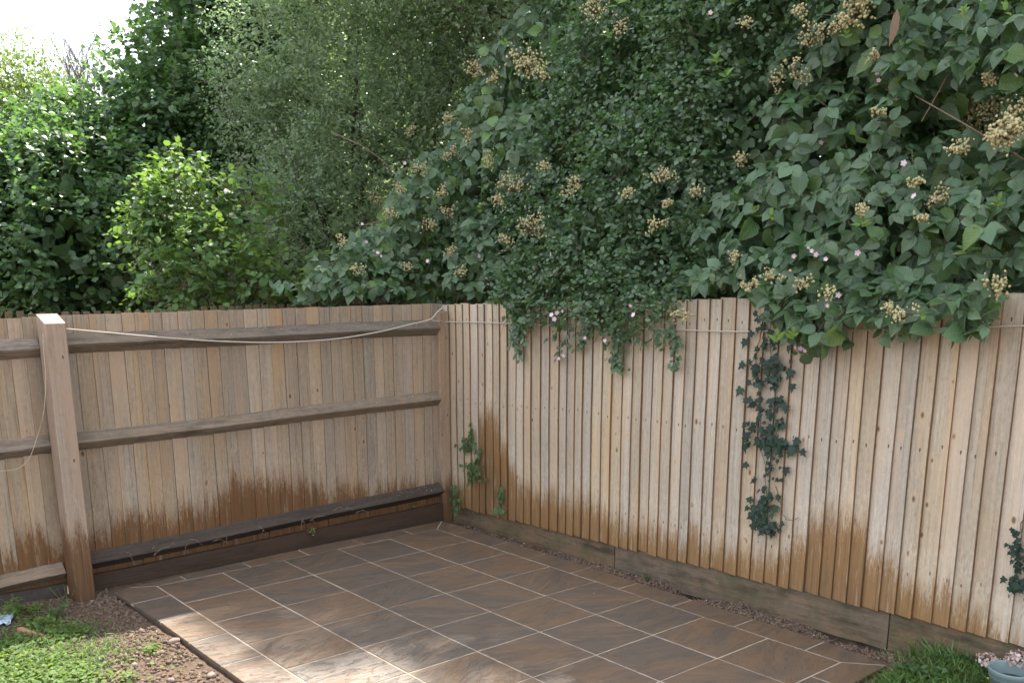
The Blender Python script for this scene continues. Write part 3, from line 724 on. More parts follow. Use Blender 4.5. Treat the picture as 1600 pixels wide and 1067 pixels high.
tw = MB()
lob = [lobe(150, 380, 11.5, 1.6, 1.3), lobe(290, 205, 12.0, 1.15, 1.2), lobe(120, 270, 11.6, .9, .85), lobe(345, 40, 12.2, .85, 1.2), lobe(390, 280, 12.0, 1.0, 1.3), lobe(30, 400, 11.3, 1.0, 1.4), lobe(300, 400, 11.3, 1.2, 1.0), lobe(400, -80, 12.4, 1.2, 1.2), lobe(60, 330, 11.0, .6, .7), lobe(105, 195, 11.8, .42, .40), lobe(-60, 420, 11.4, .9, 1.2), lobe(40, 240, 11.6, .45, .4)]
b_, o_ = lobe_points(lob, 8200, .2, .5, 1.7, .37)
L = shoot_leaves(b_, o_, 7, .34, .082, .55, .3, 1.0, (tw, .05, .004)); L = fill(L, lob, 13000, .15)
plant('hazel_tree', 'large dark green hazel tree filling the upper left behind the brown fence', 'tree', L, T_HAZEL_S, LM['hazel'], atd(200, 441, 11.8) * np.array([1, 1, 0]), [l[0] for l in lob[:6]], .13, 0, stems=tw)

tw = MB()
lob = [lobe(28, 178, 19, 1.35, 1.45), lobe(95, 195, 18.5, .7, .85), lobe(-60, 190, 19, 1.6, 1.6), lobe(10, 300, 18.6, 1.3, 1.4), lobe(120, 260, 18.6, .7, .9)]
b_, o_ = lobe_points(lob, 3600, .3, .45, 1.8, .36)
L = shoot_leaves(b_, o_, 9, .34, .075, .9, .1, .7, (tw, .03, .005), jit=.4); L = fill(L, lob, 6000, .16)
plant('distant_tree', 'pale yellow green tree farthest away at the left edge under the sky', 'tree', L, T_SMALL, LM['far'], atd(30, 441, 19) * np.array([1, 1, 0]), [l[0] for l in lob[:3]], .16, 0, stems=tw, wid=1.3)
# leafless crown
base = atd(140, 441, 17.5) * np.array([1, 1, 0]); t = thing('bare_tree', 'thin leafless twigs against the sky between two leafy trees at upper left', 'tree', base)
mb = MB()
for q in range(46):
    top = atd(random.uniform(72, 182), random.uniform(34, 100), 17.5 + random.uniform(-.5, .5)); st = atd(random.uniform(110, 160), random.uniform(150, 210), 17.5)
    pts = [st * (1 - u) + top * u + np.array([random.gauss(0, .05), random.gauss(0, .05), .12 * math.sin(u * 3)]) for u in np.linspace(0, 1, 6)]
    mb.tube(pts, .012, 3, .003, False)
    for z_ in range(3):
        a = pts[random.randint(2, 4)]; mb.tube([a, a + np.array([random.gauss(0, .12), random.gauss(0, .12), random.uniform(.1, .3)])], .005, 3, .002, False)
link('twigs', mb.mesh('twigs', M['twig']), t)['kind'] = 'stuff'
link('trunk', trunk_mesh(base, [atd(140, 180, 17.5), atd(120, 190, 17.5)], .09, M['bark']), t)

# sunlit hazel sapling right behind the fence
tw = MB()
lob = [lobe(300, 330, 8.6, .36, .42), lobe(325, 405, 8.5, .50, .40), lobe(390, 440, 8.4, .32, .28), lobe(255, 345, 8.5, .20, .22), lobe(270, 440, 8.4, .30, .22), lobe(395, 330, 8.8, .22, .30), lobe(285, 285, 8.7, .14, .20), lobe(225, 375, 8.4, .12, .16)]
b_, o_ = lobe_points(lob, 620, .3, .35, 2.6, .30)
L = shoot_leaves(b_, o_, 6, .28, .072, .65, .3, 1.0, (tw, .35, .0035), nup=.8)
plant('hazel_sapling', 'bright yellow green hazel sapling just above the middle of the brown fence', 'shrub', L, T_HAZEL, LM['hazel_bush'], atd(320, 441, 8.6) * np.array([1, 1, 0]), [l[0] for l in lob[:5]], .035, 300, stems=tw, TS=T_HAZEL_S)

# ------------------------------------------------------------------ brambles and hawthorn over the right fence
LOW = np.array([(440, 462), (480, 474), (560, 474), (640, 472), (690, 470), (705, 462), (790, 470), (800, 500), (812, 556), (826, 520), (840, 490), (900, 500), (925, 495), (955, 515), (972, 565), (990, 520), (1030, 488), (1060, 480), (1090, 470), (1120, 464), (1165, 455), (1185, 480), (1200, 515), (1240, 545), (1300, 568), (1335, 528), (1350, 505), (1390, 538), (1430, 520), (1480, 518), (1530, 545), (1560, 488), (1600, 462), (1700, 460)], float)
def above_low(P, extra=0): 
    px, py, d = project(P); return py < np.interp(px, LOW[:, 0], LOW[:, 1]) + extra
def fence_clear(P):                                  # nothing pokes through the boards
    inside = (P[:, 0] > FX - .02) & (P[:, 0] < FX + .09) & (P[:, 2] < r_top(P[:, 1]) + .015)
    behind = (P[:, 0] >= FX + .05) & (P[:, 2] < 1.2)
    ins2 = (P[:, 1] > .22) & (P[:, 1] < .34) & (P[:, 2] < 1.79) & (P[:, 0] < 2.6)
    return ~(inside | behind | ins2)

def compound(base, out, size, stems=None, five=.35, dn=.35, up=.55, toward=.75):
    """bramble leaves: a stalk with three or five leaflets"""
    n = len(base); L = Leaves()
    nn = unit(np.array([0, 0, up]) + out * toward * .6 + unit(CAM - base) * toward * .55 + rng.normal(size=(n, 3)) * .42)
    d = unit(np.cross(nn, rng.normal(size=(n, 3)))); d = unit(d + np.array([0, 0, -1.0]) * dn + out * .25); d = unit(d - nn * (d * nn).sum(-1, keepdims=True))
    s = size * (.6 + .75 * rng.random(n)); x = np.cross(d, nn)
    pet = s * .55; tip = base + d * pet[:, None]
    def leaflet(ang, k, fr, mask=None):
        dd = d * math.cos(ang) + x * math.sin(ang); a = slice(None) if mask is None else mask
        p = tip - d * (pet * .10)[:, None] + dd * (s * .10)[:, None]
        nj = unit(nn + rng.normal(size=(n, 3)) * .16 + x * (.18 * math.sin(ang)))
        L.add(p[a], (dd + rng.normal(size=(n, 3)) * .07)[a], nj[a], (s * k)[a])
    leaflet(0, 1.0, 0); leaflet(1.15, .86, 0); leaflet(-1.15, .86, 0)
    m5 = rng.random(n) < five
    leaflet(1.95, .62, 0, m5); leaflet(-1.95, .62, 0, m5)
    if stems is not None:
        for i in np.where(rng.random(n) < .5)[0]: stems.tube([base[i] - d[i] * .03, tip[i]], .0018, 3, .0012, False)
    return L.done()

def rl(x, y, z, rx, ry, rz): return (np.array([x, y, z]), np.array([rx, ry, rz]))
def bramble(name, label, lobes, n, size, base, nparts, canes, thr=.36, toward=.75, extra=0):
    tw = MB(); b_, o_ = lobe_points(lobes, n, .15, .55, 1.8, thr, .6)
    k = above_low(b_, extra - 18) & fence_clear(b_); b_, o_ = b_[k], o_[k]
    L = compound(b_, o_, size, tw, toward=toward)
    c = L.P + L.D * L.S[:, None]; L = L.sel(fence_clear(L.P) & fence_clear(c) & above_low(c, extra + 8))
    L = fill(L, lobes, n // 2, size * 1.3); c = L.P + L.D * L.S[:, None]; L = L.sel(fence_clear(L.P) & fence_clear(c) & above_low(c, extra + 8))
    t = plant(name, label, 'bramble', L, T_BRAMBLE, LM['bramble'], base, None, 0, nparts, mats=[LM['bramble'], LM['bramble'], LM['bramble2']], stems=tw, crown='foliage')
    mb = MB()
    for c_ in canes: mb.tube(c_, .006, 5, .003)
    for l in lobes:
        if FX - .3 < l[0][0] < FX + .25: continue
        a = np.array(base, float) + np.array([rng.normal() * .2, rng.normal() * .2, 0]); e = l[0] + np.array([0, 0, l[1][2] * .5])
        mb.tube([a * (1 - u) + e * u + np.array([0, 0, .5 * math.sin(u * 3.1)]) for u in np.linspace(0, 1, 8)], .008, 5, .004)
    link('canes', mb.mesh('canes', M['cane']), t); return t

lobR = [rl(3.05, -4.55, 2.35, .55, .6, .65), rl(3.0, -3.95, 2.2, .5, .5, .5), rl(2.95, -3.35, 2.15, .5, .5, .45), rl(3.2, -3.6, 2.85, .55, .6, .6), rl(3.3, -4.5, 3.1, .55, .6, .6), rl(3.1, -2.85, 2.5, .5, .5, .5), rl(3.5, -3.1, 3.3, .6, .7, .6), rl(3.6, -4.2, 3.7, .6, .8, .6), rl(2.85, -4.9, 2.0, .45, .5, .45), rl(2.62, -3.35, 1.80, .22, .42, .20), rl(2.62, -3.8, 1.80, .20, .40, .18), rl(2.95, -2.55, 2.15, .42, .4, .42), rl(3.5, -2.5, 3.0, .5, .5, .5), rl(3.7, -3.5, 4.0, .7, .9, .6), rl(2.66, -2.95, 1.95, .25, .35, .2), rl(2.46, -3.20, 1.72, .11, .26, .20), rl(2.46, -3.78, 1.75, .11, .28, .18), rl(2.46, -3.5, 1.80, .11, .25, .14), rl(2.46, -4.1, 1.80, .11, .2, .15), rl(2.46, -2.95, 1.78, .10, .18, .14), rl(2.44, -3.12, 1.60, .07, .22, .15), rl(2.44, -3.9, 1.66, .07, .16, .13), rl(2.70, -2.45, 1.90, .22, .25, .16)]
bramR = bramble('bramble_bush', 'big-leaved bramble spilling over the near right end of the pale fence', lobR, 4300, .087, (3.2, -3.6, 0), 300,
                [[atx(1600, 250, 2.9), atx(1500, 190, 2.75), atx(1430, 150, 2.8)], [atx(1530, 60, 3.1), atx(1480, 120, 2.9), atx(1440, 190, 2.8)]])
tw = MB()
lobH = [rl(2.95, -1.2, 2.1, .5, .7, .5), rl(3.2, -1.6, 2.7, .55, .7, .6), rl(3.3, -.6, 2.5, .6, .6, .6), rl(3.45, -1.9, 3.3, .6, .7, .6), rl(3.5, -.9, 3.3, .6, .8, .6), rl(2.75, -.85, 1.85, .3, .45, .25), rl(2.72, -1.55, 1.85, .28, .40, .25), rl(3.5, -2.4, 3.8, .6, .6, .5), rl(3.7, -1.2, 3.9, .7, .9, .5), rl(2.62, -.62, 1.72, .16, .14, .22), rl(2.60, -1.45, 1.66, .14, .14, .24), rl(2.62, -1.15, 1.78, .16, .3, .16), rl(2.95, -1.95, 2.05, .35, .35, .35), rl(2.50, -.62, 1.70, .09, .16, .26), rl(2.50, -1.25, 1.76, .09, .35, .16), rl(2.50, -1.48, 1.66, .08, .14, .26), rl(2.50, -1.9, 1.80, .08, .25, .10), rl(2.50, -.95, 1.74, .09, .2, .14)]
b_, o_ = lobe_points(lobH, 6400, .15, .45, 3.2, .44); k = fence_clear(b_) & above_low(b_, 0); b_, o_ = b_[k], o_[k]
L = shoot_leaves(b_, o_, 7, .22, .040, .15, .5, 1.0, (tw, .08, .0025), nup=.55, ntow=.55)
L = L.sel(fence_clear(L.P) & above_low(L.P, 10))
# sprays that hang down the boards
S = Leaves()
for (x0, y0, x1, y1, n_) in ((812, 470, 815, 560, 40), (822, 480, 800, 540, 30), (805, 475, 806, 530, 30), (968, 480, 970, 578, 46), (955, 480, 975, 550, 30), (978, 480, 962, 560, 24), (1052, 470, 1057, 572, 26), (1026, 470, 1030, 545, 18), (930, 490, 905, 545, 18), (1042, 480, 1060, 540, 12), (990, 480, 1000, 540, 16), (880, 480, 868, 530, 14), (905, 500, 869, 563, 16), (935, 500, 912, 534, 12), (950, 500, 946, 536, 10), (1218, 500, 1252, 546, 14)):
    A = atx(x0, y0, FX - .07); B = atx(x1, y1, FX - .03); pts = [A * (1 - u) + B * u + np.array([-.03 * math.sin(u * 3), 0, 0]) for u in np.linspace(0, 1, 6)]
    tw.tube(pts, .0022, 3, .001, False)
    for q in range(int(n_ * 1.7)):
        u = random.random() ** .8; p = A * (1 - u) + B * u + np.array([random.uniform(-.035, .0), random.gauss(0, .028), random.gauss(0, .012)])
        p[0] = min(p[0], FX - .012); S.add(p, np.array([-.4, random.gauss(0, .7), -.8 + random.gauss(0, .35)]), np.array([-.8, random.gauss(0, .4), .55]), random.uniform(.026, .050))
L = fill(L, lobH, 5000, .07); L = L.sel(fence_clear(L.P) & above_low(L.P, 10))
S.done(); L2 = Leaves(); L2.P, L2.D, L2.N, L2.S, L2.R = [np.concatenate([getattr(L, a), getattr(S, a)]) for a in 'PDNSR']
plant('hawthorn_bush', 'small-leaved hawthorn bush hanging in sprays over the middle of the pale fence', 'shrub', L2, T_HAW, LM['hawthorn'], (3.3, -1.2, 0), [l[0] for l in lobH[:6]], .05, 300, stems=tw, crown='foliage', TS=T_HAW_S)

lobL = [rl(2.75, 1.05, 2.05, .55, .5, .42), rl(3.1, .75, 2.55, .6, .55, .5), rl(2.35, 1.0, 1.88, .42, .40, .24), rl(1.85, 1.15, 1.82, .40, .36, .18), rl(3.35, .25, 2.2, .5, .5, .5), rl(3.45, .45, 3.1, .55, .6, .5), rl(2.95, .15, 2.1, .35, .35, .35), rl(2.1, 1.1, 2.05, .25, .25, .2), rl(3.2, -.2, 2.9, .45, .5, .4), rl(3.8, .2, 3.7, .6, .8, .5)]
bramL = bramble('bramble_bush', 'bramble thicket with tan berry clusters behind the corner of the two fences', lobL, 1900, .090, (2.9, 1.0, 0), 300,
                [[atd(520, 208, 8.6), atd(560, 225, 8.4), atd(590, 245, 8.3), atd(625, 275, 8.2)], [atd(645, 440, 8.0), atd(655, 410, 7.95), atd(675, 380, 8.0)], [atd(570, 352, 8.1), atd(610, 340, 8.05), atd(650, 330, 8.1)]], thr=.33)
# bramble spray over the top of the hawthorn
lobM = [rl(3.35, -1.4, 2.55, .25, .35, .3), rl(3.15, -1.95, 2.45, .25, .3, .3), rl(3.0, -2.25, 2.15, .25, .25, .35), rl(3.2, -.45, 2.55, .25, .3, .3), rl(2.85, -2.2, 1.95, .2, .22, .2)]
bramM = bramble('bramble_bush', 'sparse bramble sprays threaded through the hawthorn above the middle of the pale fence', lobM, 330, .090, (3.25, -1.9, 0), 250, [], thr=.3)

# berry clusters, flowers, young shoots on the brambles
M['berry'] = plain_mat('unripe berry', (.50, .46, .24), (.32, .27, .12), 90, .7, .002)
M['berry_pale'] = plain_mat('pale unripe berry', (.56, .51, .28), (.38, .31, .14), 90, .7, .002)
M['flower'] = plain_mat('pale pink petal', (.72, .58, .60), (.62, .42, .48), 60, .7)
OCT = (np.array([(1, 0, 0), (-1, 0, 0), (0, 1, 0), (0, -1, 0), (0, 0, 1), (0, 0, -1)], float), np.array([(0, 2, 4), (2, 1, 4), (1, 3, 4), (3, 0, 4), (2, 0, 5), (1, 2, 5), (3, 1, 5), (0, 3, 5)]))
def sub_oct():
    V, Fc = OCT; V = list(map(tuple, V)); new = []; cache = {}
    def mid(a, b_):
        k = (min(a, b_), max(a, b_))
        if k not in cache: p = np.array(V[a]) + np.array(V[b_]); V.append(tuple(p / np.linalg.norm(p))); cache[k] = len(V) - 1
        return cache[k]
    for a, b_, c_ in Fc: x, y, z = mid(a, b_), mid(b_, c_), mid(c_, a); new += [(a, x, z), (x, b_, y), (z, y, c_), (x, y, z)]
    return np.array(V), np.array(new)
SPH = sub_oct()
def berry_cluster(px, py, rpx, parent, n=None, pale=False, dd=None):
    d = (dd or surf_depth(px, py)) - (.16 if rpx > 30 else .09); c = atd(px, py, d); r = rpx * d / F
    if c[0] > FX - .1 and c[2] < r_top(c[1]) + .06: c = atx(px, py, FX - .10); 
    n = int((n or (20 + r * 260)) * (2.4 if rpx > 30 else 1.6)); V, Fc = SPH
    r *= 1.12; sc_ = rnd_unit(9) * (.3 + .6 * rng.random((9, 1))) * np.array([r, r, r * .75]); p = sc_[rng.integers(0, 9, n)] + rng.normal(size=(n, 3)) * r * .20; toc = unit(CAM - c); p = p * (1 - .35 * np.abs((unit(p) * toc).sum(-1, keepdims=True)))
    s = (.0048 if rpx > 30 else .0034) + .0042 * rng.random(n)
    VV = (p[:, None] + V[None] * s[:, None, None] * np.array([1, 1, 1.15]) * (1 + .22 * rng.normal(size=(n, len(V), 1)))).reshape(-1, 3); FF = (Fc[None] + (np.arange(n) * len(V))[:, None, None]).reshape(-1, 3)
    o = link('berry_cluster', mesh_np('berry_cluster', VV, FF, M['berry_pale' if pale else 'berry'], smooth=True), parent, loc=c); o['kind'] = 'stuff'
    mb = MB(); root = toc * -.06 + np.array([0, 0, -r * .3])
    for i in range(0, n, 2): mb.tube([root, root * .4 + p[i] * .5, p[i]], .0012, 3, .0008, False)
    q = bpy.data.objects.new('stalks', mb.mesh('stalks', M['cane'])); col.objects.link(q); q.parent = o
    return o
CL = [(1530, 178, 60, bramR, 230, True), (1575, 205, 34, bramR, 90, True), (1540, 122, 18, bramR, None, True), (1468, 308, 24, bramR, 60, False), (1432, 286, 15, bramR, None, False), (1345, 325, 17, bramR, None, False), (1556, 450, 24, bramR, 50, False), (1412, 492, 22, bramR, 34, True), (1292, 460, 20, bramR, 26, True), (1255, 442, 22, bramR, 34, False), (1340, 12, 34, bramR, 90, True), (1250, 14, 20, bramR, None, True), (1290, 45, 24, bramR, None, True), (1240, 112, 28, bramR, 46, False), (1370, 175, 12, bramR, None, False), (1176, 445, 20, bramR, 34, False), (1148, 402, 17, bramR, 30, False), (1365, 88, 12, bramR, None, False), (1440, 340, 14, bramR, None, False), (1215, 128, 20, bramR, None, False),
      (742, 108, 26, bramL, 60, True), (818, 100, 36, bramL, 90, True), (700, 184, 15, bramL, None, False), (706, 238, 19, bramL, 42, False), (800, 292, 26, bramL, 60, False), (826, 352, 30, bramL, 76, False), (775, 312, 18, bramL, None, False), (640, 205, 14, bramL, None, False), (590, 308, 22, bramL, 44, False), (622, 296, 14, bramL, None, False), (700, 330, 18, bramL, 34, False), (668, 352, 15, bramL, None, False), (534, 376, 15, bramL, 30, True), (790, 378, 13, bramL, None, False), (702, 392, 13, bramL, None, False), (690, 300, 14, bramL, None, False), (640, 420, 12, bramL, None, False), (560, 420, 12, bramL, None, False),
      (888, 300, 14, bramM, 24, False), (1030, 276, 22, bramM, 44, False), (1020, 350, 20, bramM, 38, False), (1155, 248, 20, bramM, 40, False), (1062, 490, 20, bramM, 34, False), (930, 14, 24, bramM, 56, True), (965, 45, 20, bramM, 40, True), (1040, 316, 10, bramM, None, False), (850, 260, 16, bramM, None, False), (1165, 35, 14, bramM, None, False)]
CL += [(760, 250, 16, bramL, None, False), (655, 265, 16, bramL, None, False), (730, 210, 14, bramL, None, False), (610, 330, 15, bramL, None, False), (720, 425, 14, bramL, None, False), (770, 120, 18, bramL, None, True), (850, 115, 18, bramL, None, True), (900, 285, 15, bramM, None, False), (980, 300, 14, bramM, None, False), (1090, 300, 14, bramM, None, False), (1210, 430, 16, bramR, None, False), (1270, 60, 20, bramR, None, True), (1320, 30, 20, bramR, None, True), (1390, 480, 14, bramR, None, True), (1500, 230, 20, bramR, 50, True), (1590, 170, 26, bramR, 70, True)]
for a in CL: berry_cluster(a[0], a[1], a[2], a[3], a[4], a[5])
fl_me = []
for q in range(3):
    mb = MB(); cup = (.25, .5, -.1)[q]
    for k in range(5):
        a = k * 2 * math.pi / 5; ca, sa = math.cos(a), math.sin(a)
        pts = [(0, 0, 0), (.5, -.38, .25 * cup), (.95, -.28, .6 * cup), (1.05, .12, .7 * cup), (.9, .34, .6 * cup), (.45, .32, .25 * cup)]
        mb.add([(x * ca - y * sa, x * sa + y * ca, z) for x, y, z in pts], [(0, 1, 2, 3), (0, 3, 4, 5)])
    fl_me.append(mb.mesh('flower', M['flower']))
FLW = [(1370, 115, bramR), (1376, 105, bramR), (1373, 126, bramR), (1588, 117, bramR), (1283, 222, bramR), (1427, 306, bramR), (1460, 312, bramR), (1268, 392, bramR), (1275, 398, bramR), (1290, 405, bramR), (1264, 385, bramR), (1290, 466, bramR), (1310, 461, bramR), (1250, 545, bramR), (1258, 548, bramR), (1243, 543, bramR), (1292, 478, bramR), (1412, 255, bramR), (1340, 395, bramR), (1240, 400, bramR),
       (573, 378, bramL), (590, 395, bramL), (596, 400, bramL), (566, 350, bramL), (628, 262, bramL), (632, 255, bramL), (584, 392, bramL), (748, 400, bramL), (752, 405, bramL), (762, 125, bramL), (668, 408, bramL),
       (862, 492, bramM), (870, 489, bramM), (866, 498, bramM), (878, 486, bramM), (860, 397, bramM), (914, 528, bramM), (918, 533, bramM), (873, 560, bramM), (880, 556, bramM), (868, 565, bramM), (985, 478, bramM), (945, 532, bramM), (990, 492, bramM), (1110, 20, bramM)]
for i, (px, py, par) in enumerate(FLW):
    d = surf_depth(px, py) - .06; c = atd(px, py, d)
    if c[0] > FX - .06 and c[2] < r_top(c[1]) + .05: c = atx(px, py, FX - .05)
    nn = unit((CAM - c)[None])[0] + rng.normal(size=3) * .5; q = Vector(nn).to_track_quat('Z', 'Y').to_matrix().to_4x4()
    link('flower', fl_me[i % 3], par, matrix=Matrix.Translation(c) @ q @ Matrix.Scale(random.uniform(.011, .016), 4))
# fresh lime shoots
ym = [mesh_np('young_leaf', T_LANCE[0] * np.array([1.3, 1, .6 + .5 * q]), T_LANCE[1], LM['young'], T_LANCE[2], None, True) for q in range(2)]
def young(px, py, par, n=9, s=.055, ang=0.0, dd=None):
    d = (dd or surf_depth(px, py)) - .07; c = atd(px, py, d)
    if c[0] > FX - .12 and c[2] < r_top(c[1]) + .05: c = atx(px, py, FX - .12)
    for i in range(n):
        a = ang + i * 2.4; el = .2 + .8 * i / n; dv = RM[0] * math.cos(a) * (1.1 - el) - RM[1] * (.25 + el * .6 + .3 * math.sin(a)) - RM[2] * .4 * math.sin(a * 1.3)
        dv = dv / np.linalg.norm(dv); nn = np.array([0, 0, 1.0]) - RM[2] * .6 + rng.normal(size=3) * .2; nn = nn - dv * (nn @ dv); nn /= np.linalg.norm(nn); X = np.cross(dv, nn)
        sc = s * (1.15 - .65 * i / n); mx = Matrix.Identity(4); p = c - RM[1] * .05 * i / n
        for r in range(3): mx[r][0] = X[r] * sc; mx[r][1] = dv[r] * sc; mx[r][2] = nn[r] * sc; mx[r][3] = p[r]
        link('young_leaf', ym[i % 2], par, matrix=mx)
for (px, py, n_, s_) in ((1345, 355, 8, .05), (1512, 395, 10, .06), (1560, 325, 8, .055), (1180, 340, 10, .06), (1205, 345, 7, .055), (1215, 535, 8, .06), (1240, 530, 7, .05), (1505, 30, 8, .05), (1570, 20, 6, .045), (1320, 60, 5, .04), (1440, 500, 4, .04)): young(px, py, bramR, n_, s_, px)
for (px, py, n_, s_) in ((1120, 100, 8, .07), (1135, 125, 7, .07), (950, 60, 5, .06), (965, 10, 4, .09)): young(px, py, bramM, n_, s_, px)
for (px, py, n_, s_) in ((600, 355, 7, .06), (750, 330, 6, .06), (585, 285, 5, .05), (640, 130, 5, .07), (790, 75, 5, .07)): young(px, py, bramL, n_, s_, px)
# one big dead leaf and one pale upturned leaf
M['dead_leaf'] = leaf_mat('dead brown leaf', (.34, .23, .14), (.40, .28, .18), (.4, .28, .18), .8, .2, .3, .2)
c = atd(1402, 14, surf_depth(1402, 30) - .22); mx = Matrix.Identity(4); dv = np.array([-.04, .03, -1.0]); dv /= np.linalg.norm(dv); nn = unit((CAM - c)[None])[0] + RM[0] * .9; nn = nn - dv * (nn @ dv); nn /= np.linalg.norm(nn); X = np.cross(dv, nn)
for r in range(3): mx[r][0] = X[r] * .16; mx[r][1] = dv[r] * .17; mx[r][2] = nn[r] * .06; mx[r][3] = c[r]
o = link('dead_leaf', mesh_np('dead_leaf', T_LANCE[0], T_LANCE[1], M['dead_leaf'], T_LANCE[2], None, True), bramR, matrix=mx); o['label'] = 'curled brown dead leaf hanging near the top'

# ------------------------------------------------------------------ ivy on the right fence
def ivy(label, stems_px, leaves, size, mat, off=.02, group='ivy climbing the pale fence'):
    a0 = stems_px[0][0]; base = atx(a0[0], a0[1], FX - off)
    t = thing('ivy_plant', label, 'ivy', base, group); mb = MB(); L = Leaves()
    for st in stems_px:
        P = [atx(x, y, FX - .012) for x, y in st]; fine = []
        for i in range(len(P) - 1):
            for u in np.linspace(0, 1, 5)[:-1]: fine.append(P[i] * (1 - u) + P[i + 1] * u + np.array([-abs(random.gauss(0, .003)), random.gauss(0, .006), random.gauss(0, .006)]))
        fine.append(P[-1]); mb.tube(fine, .003, 5, .0015)
    for (x, y, s) in leaves:
        p = atx(x, y, FX - off - random.uniform(0, .025)); s_ = s * size
        L.add(p, np.array([-.25, random.gauss(0, .55), -.75 + random.gauss(0, .25)]), np.array([-1.0, random.gauss(0, .35), .35 + random.gauss(0, .25)]), s_)
    link('stem', mb.mesh('stem', M['cane']), t); L.done().objects('leaf', T_IVY, [mat], t)
    return t
lv = []
for (x, y) in ((1165, 530), (1162, 567), (1158, 606), (1174, 622), (1163, 660), (1166, 676), (1163, 694), (1237, 578), (1238, 600), (1225, 628), (1225, 662), (1247, 686), (1252, 703), (1228, 730), (1168, 724), (1180, 748), (1232, 540), (1214, 555), (1178, 570), (1200, 570), (1186, 596), (1206, 590), (1184, 655), (1200, 640), (1206, 665), (1180, 670), (1176, 805), (1174, 818), (1178, 790), (1196, 826), (1207, 832), (1212, 790)): lv.append((x, y, random.uniform(.8, 1.25)))
def band(n, pts, w, s0, s1):
    P = np.array(pts, float); 
    for q in range(n):
        u = random.random() * (len(P) - 1); i = int(u); p = P[i] * (1 - (u - i)) + P[min(i + 1, len(P) - 1)] * (u - i); ww = w[i] if isinstance(w, list) else w
        lv.append((p[0] + random.gauss(0, ww), p[1] + random.gauss(0, 5), random.uniform(s0, s1)))
band(44, [(1195, 470), (1205, 530), (1198, 580)], 15, .5, 1.0)
band(80, [(1200, 560), (1195, 620), (1195, 680)], 13, .5, 1.0)
band(50, [(1185, 685), (1215, 690), (1225, 705)], 14, .5, 1.05)
band(26, [(1210, 715), (1200, 745), (1200, 780)], 8, .35, .7)
band(56, [(1192, 775), (1190, 800), (1200, 828)], 11, .5, .9)
ivy('long dark ivy strand hanging halfway down the pale fence below the brambles', [[(1200, 470), (1190, 520), (1180, 560), (1188, 620), (1190, 680), (1198, 740), (1195, 800), (1200, 830)], [(1205, 500), (1208, 580), (1212, 640), (1216, 700)], [(1215, 760), (1222, 800), (1230, 812), (1248, 808)], [(1190, 540), (1172, 570), (1165, 600)]], lv, .056, LM['ivy'])
lv = []
band(34, [(1592, 822), (1588, 860), (1592, 890)], 6, .5, .95); band(26, [(1575, 905), (1590, 912), (1600, 915)], 7, .6, 1.1)
ivy('dark ivy on the pale fence at the far right edge of the picture', [[(1600, 800), (1592, 840), (1590, 880), (1585, 915)]], lv, .042, LM['ivy'])
lv = []
band(20, [(736, 660), (738, 675), (737, 690)], 3, .3, .6); band(46, [(730, 685), (732, 695), (728, 700)], 6, .3, .65)
band(70, [(738, 720), (736, 735), (745, 748)], 9, .3, .7); band(14, [(745, 700), (748, 718)], 3, .3, .6)
ivy('small clump of ivy on the stained boards nearest the corner of the fences', [[(738, 655), (737, 690), (742, 715), (748, 748)]], lv, .066, LM['ivy_green'])
lv = []
band(10, [(781, 760), (778, 775), (782, 792)], 3, .7, 1.1)
ivy('single bright green ivy sprig low on the orange stained boards', [[(782, 755), (779, 775), (782, 795), (783, 802)]], lv, .062, LM['ivy_green'])
lv = []
band(12, [(702, 754), (712, 768), (706, 778)], 4, .6, 1.0); band(10, [(710, 785), (712, 795)], 3, .6, 1.0)
ivy('sparse ivy at the foot of the corner post', [[(700, 748), (706, 765), (712, 780), (712, 802)]], lv, .055, LM['ivy_green'], .05)

# ------------------------------------------------------------------ rope and string
def smooth_pts(P, n=8):
    P = [np.array(p, float) for p in P]; out = []
    for i in range(len(P) - 1):
        p0, p1, p2, p3 = P[max(i - 1, 0)], P[i], P[i + 1], P[min(i + 2, len(P) - 1)]
        for k in range(n):
            t = k / n; out.append(.5 * ((2 * p1) + (-p0 + p2) * t + (2 * p0 - 5 * p1 + 4 * p2 - p3) * t * t + (-p0 + 3 * p1 - 3 * p2 + p3) * t ** 3))
    return out + [P[-1]]
ry_ = FY - .075
P1 = [aty(104, 514, .20), aty(160, 519, .19), aty(250, 527, ry_), aty(340, 533, ry_), aty(430, 535, ry_), aty(520, 530, ry_), aty(590, 519, ry_), aty(640, 507, ry_), aty(672, 499, .21), aty(683, 488, .22), aty(692, 480, .23)]
P2 = [aty(675, 500, .22), aty(684, 502, .22), atx(702, 503, FX - .02), atx(760, 504, FX - .015), atx(850, 508, FX - .015), atx(950, 511, FX - .015), atx(1050, 515, FX - .015), atx(1150, 518, FX - .015), atx(1250, 516, FX - .015), atx(1400, 515, FX - .015), atx(1600, 509, FX - .015), atx(1700, 505, FX - .015)]
mb = MB(); mb.tube(smooth_pts(P1), .0052, 7)
tag(link('rope', mb.mesh('rope', M['rope'], True)), 'pale rope sagging from the left post along the top rail to the corner', 'rope')
mb = MB(); mb.tube(smooth_pts(P2), .0042, 7)
tag(link('rope', mb.mesh('rope', M['rope'], True)), 'pale thin line tied along the upper part of the right fence boards', 'rope')
S_ = [aty(67, 521, .07), aty(68, 545, .075), aty(71, 580, .075), aty(71, 612, .075), aty(68, 645, .1), aty(62, 670, .16), aty(54, 695, .18), aty(46, 715, .19), aty(30, 731, .19), aty(10, 735, .19), aty(-20, 735, .19)]
mb = MB(); mb.tube(smooth_pts(S_), .0022, 5)
tag(link('string', mb.mesh('string', M['string'], True)), 'thin loop of cream string hanging beside the left fence post', 'string')

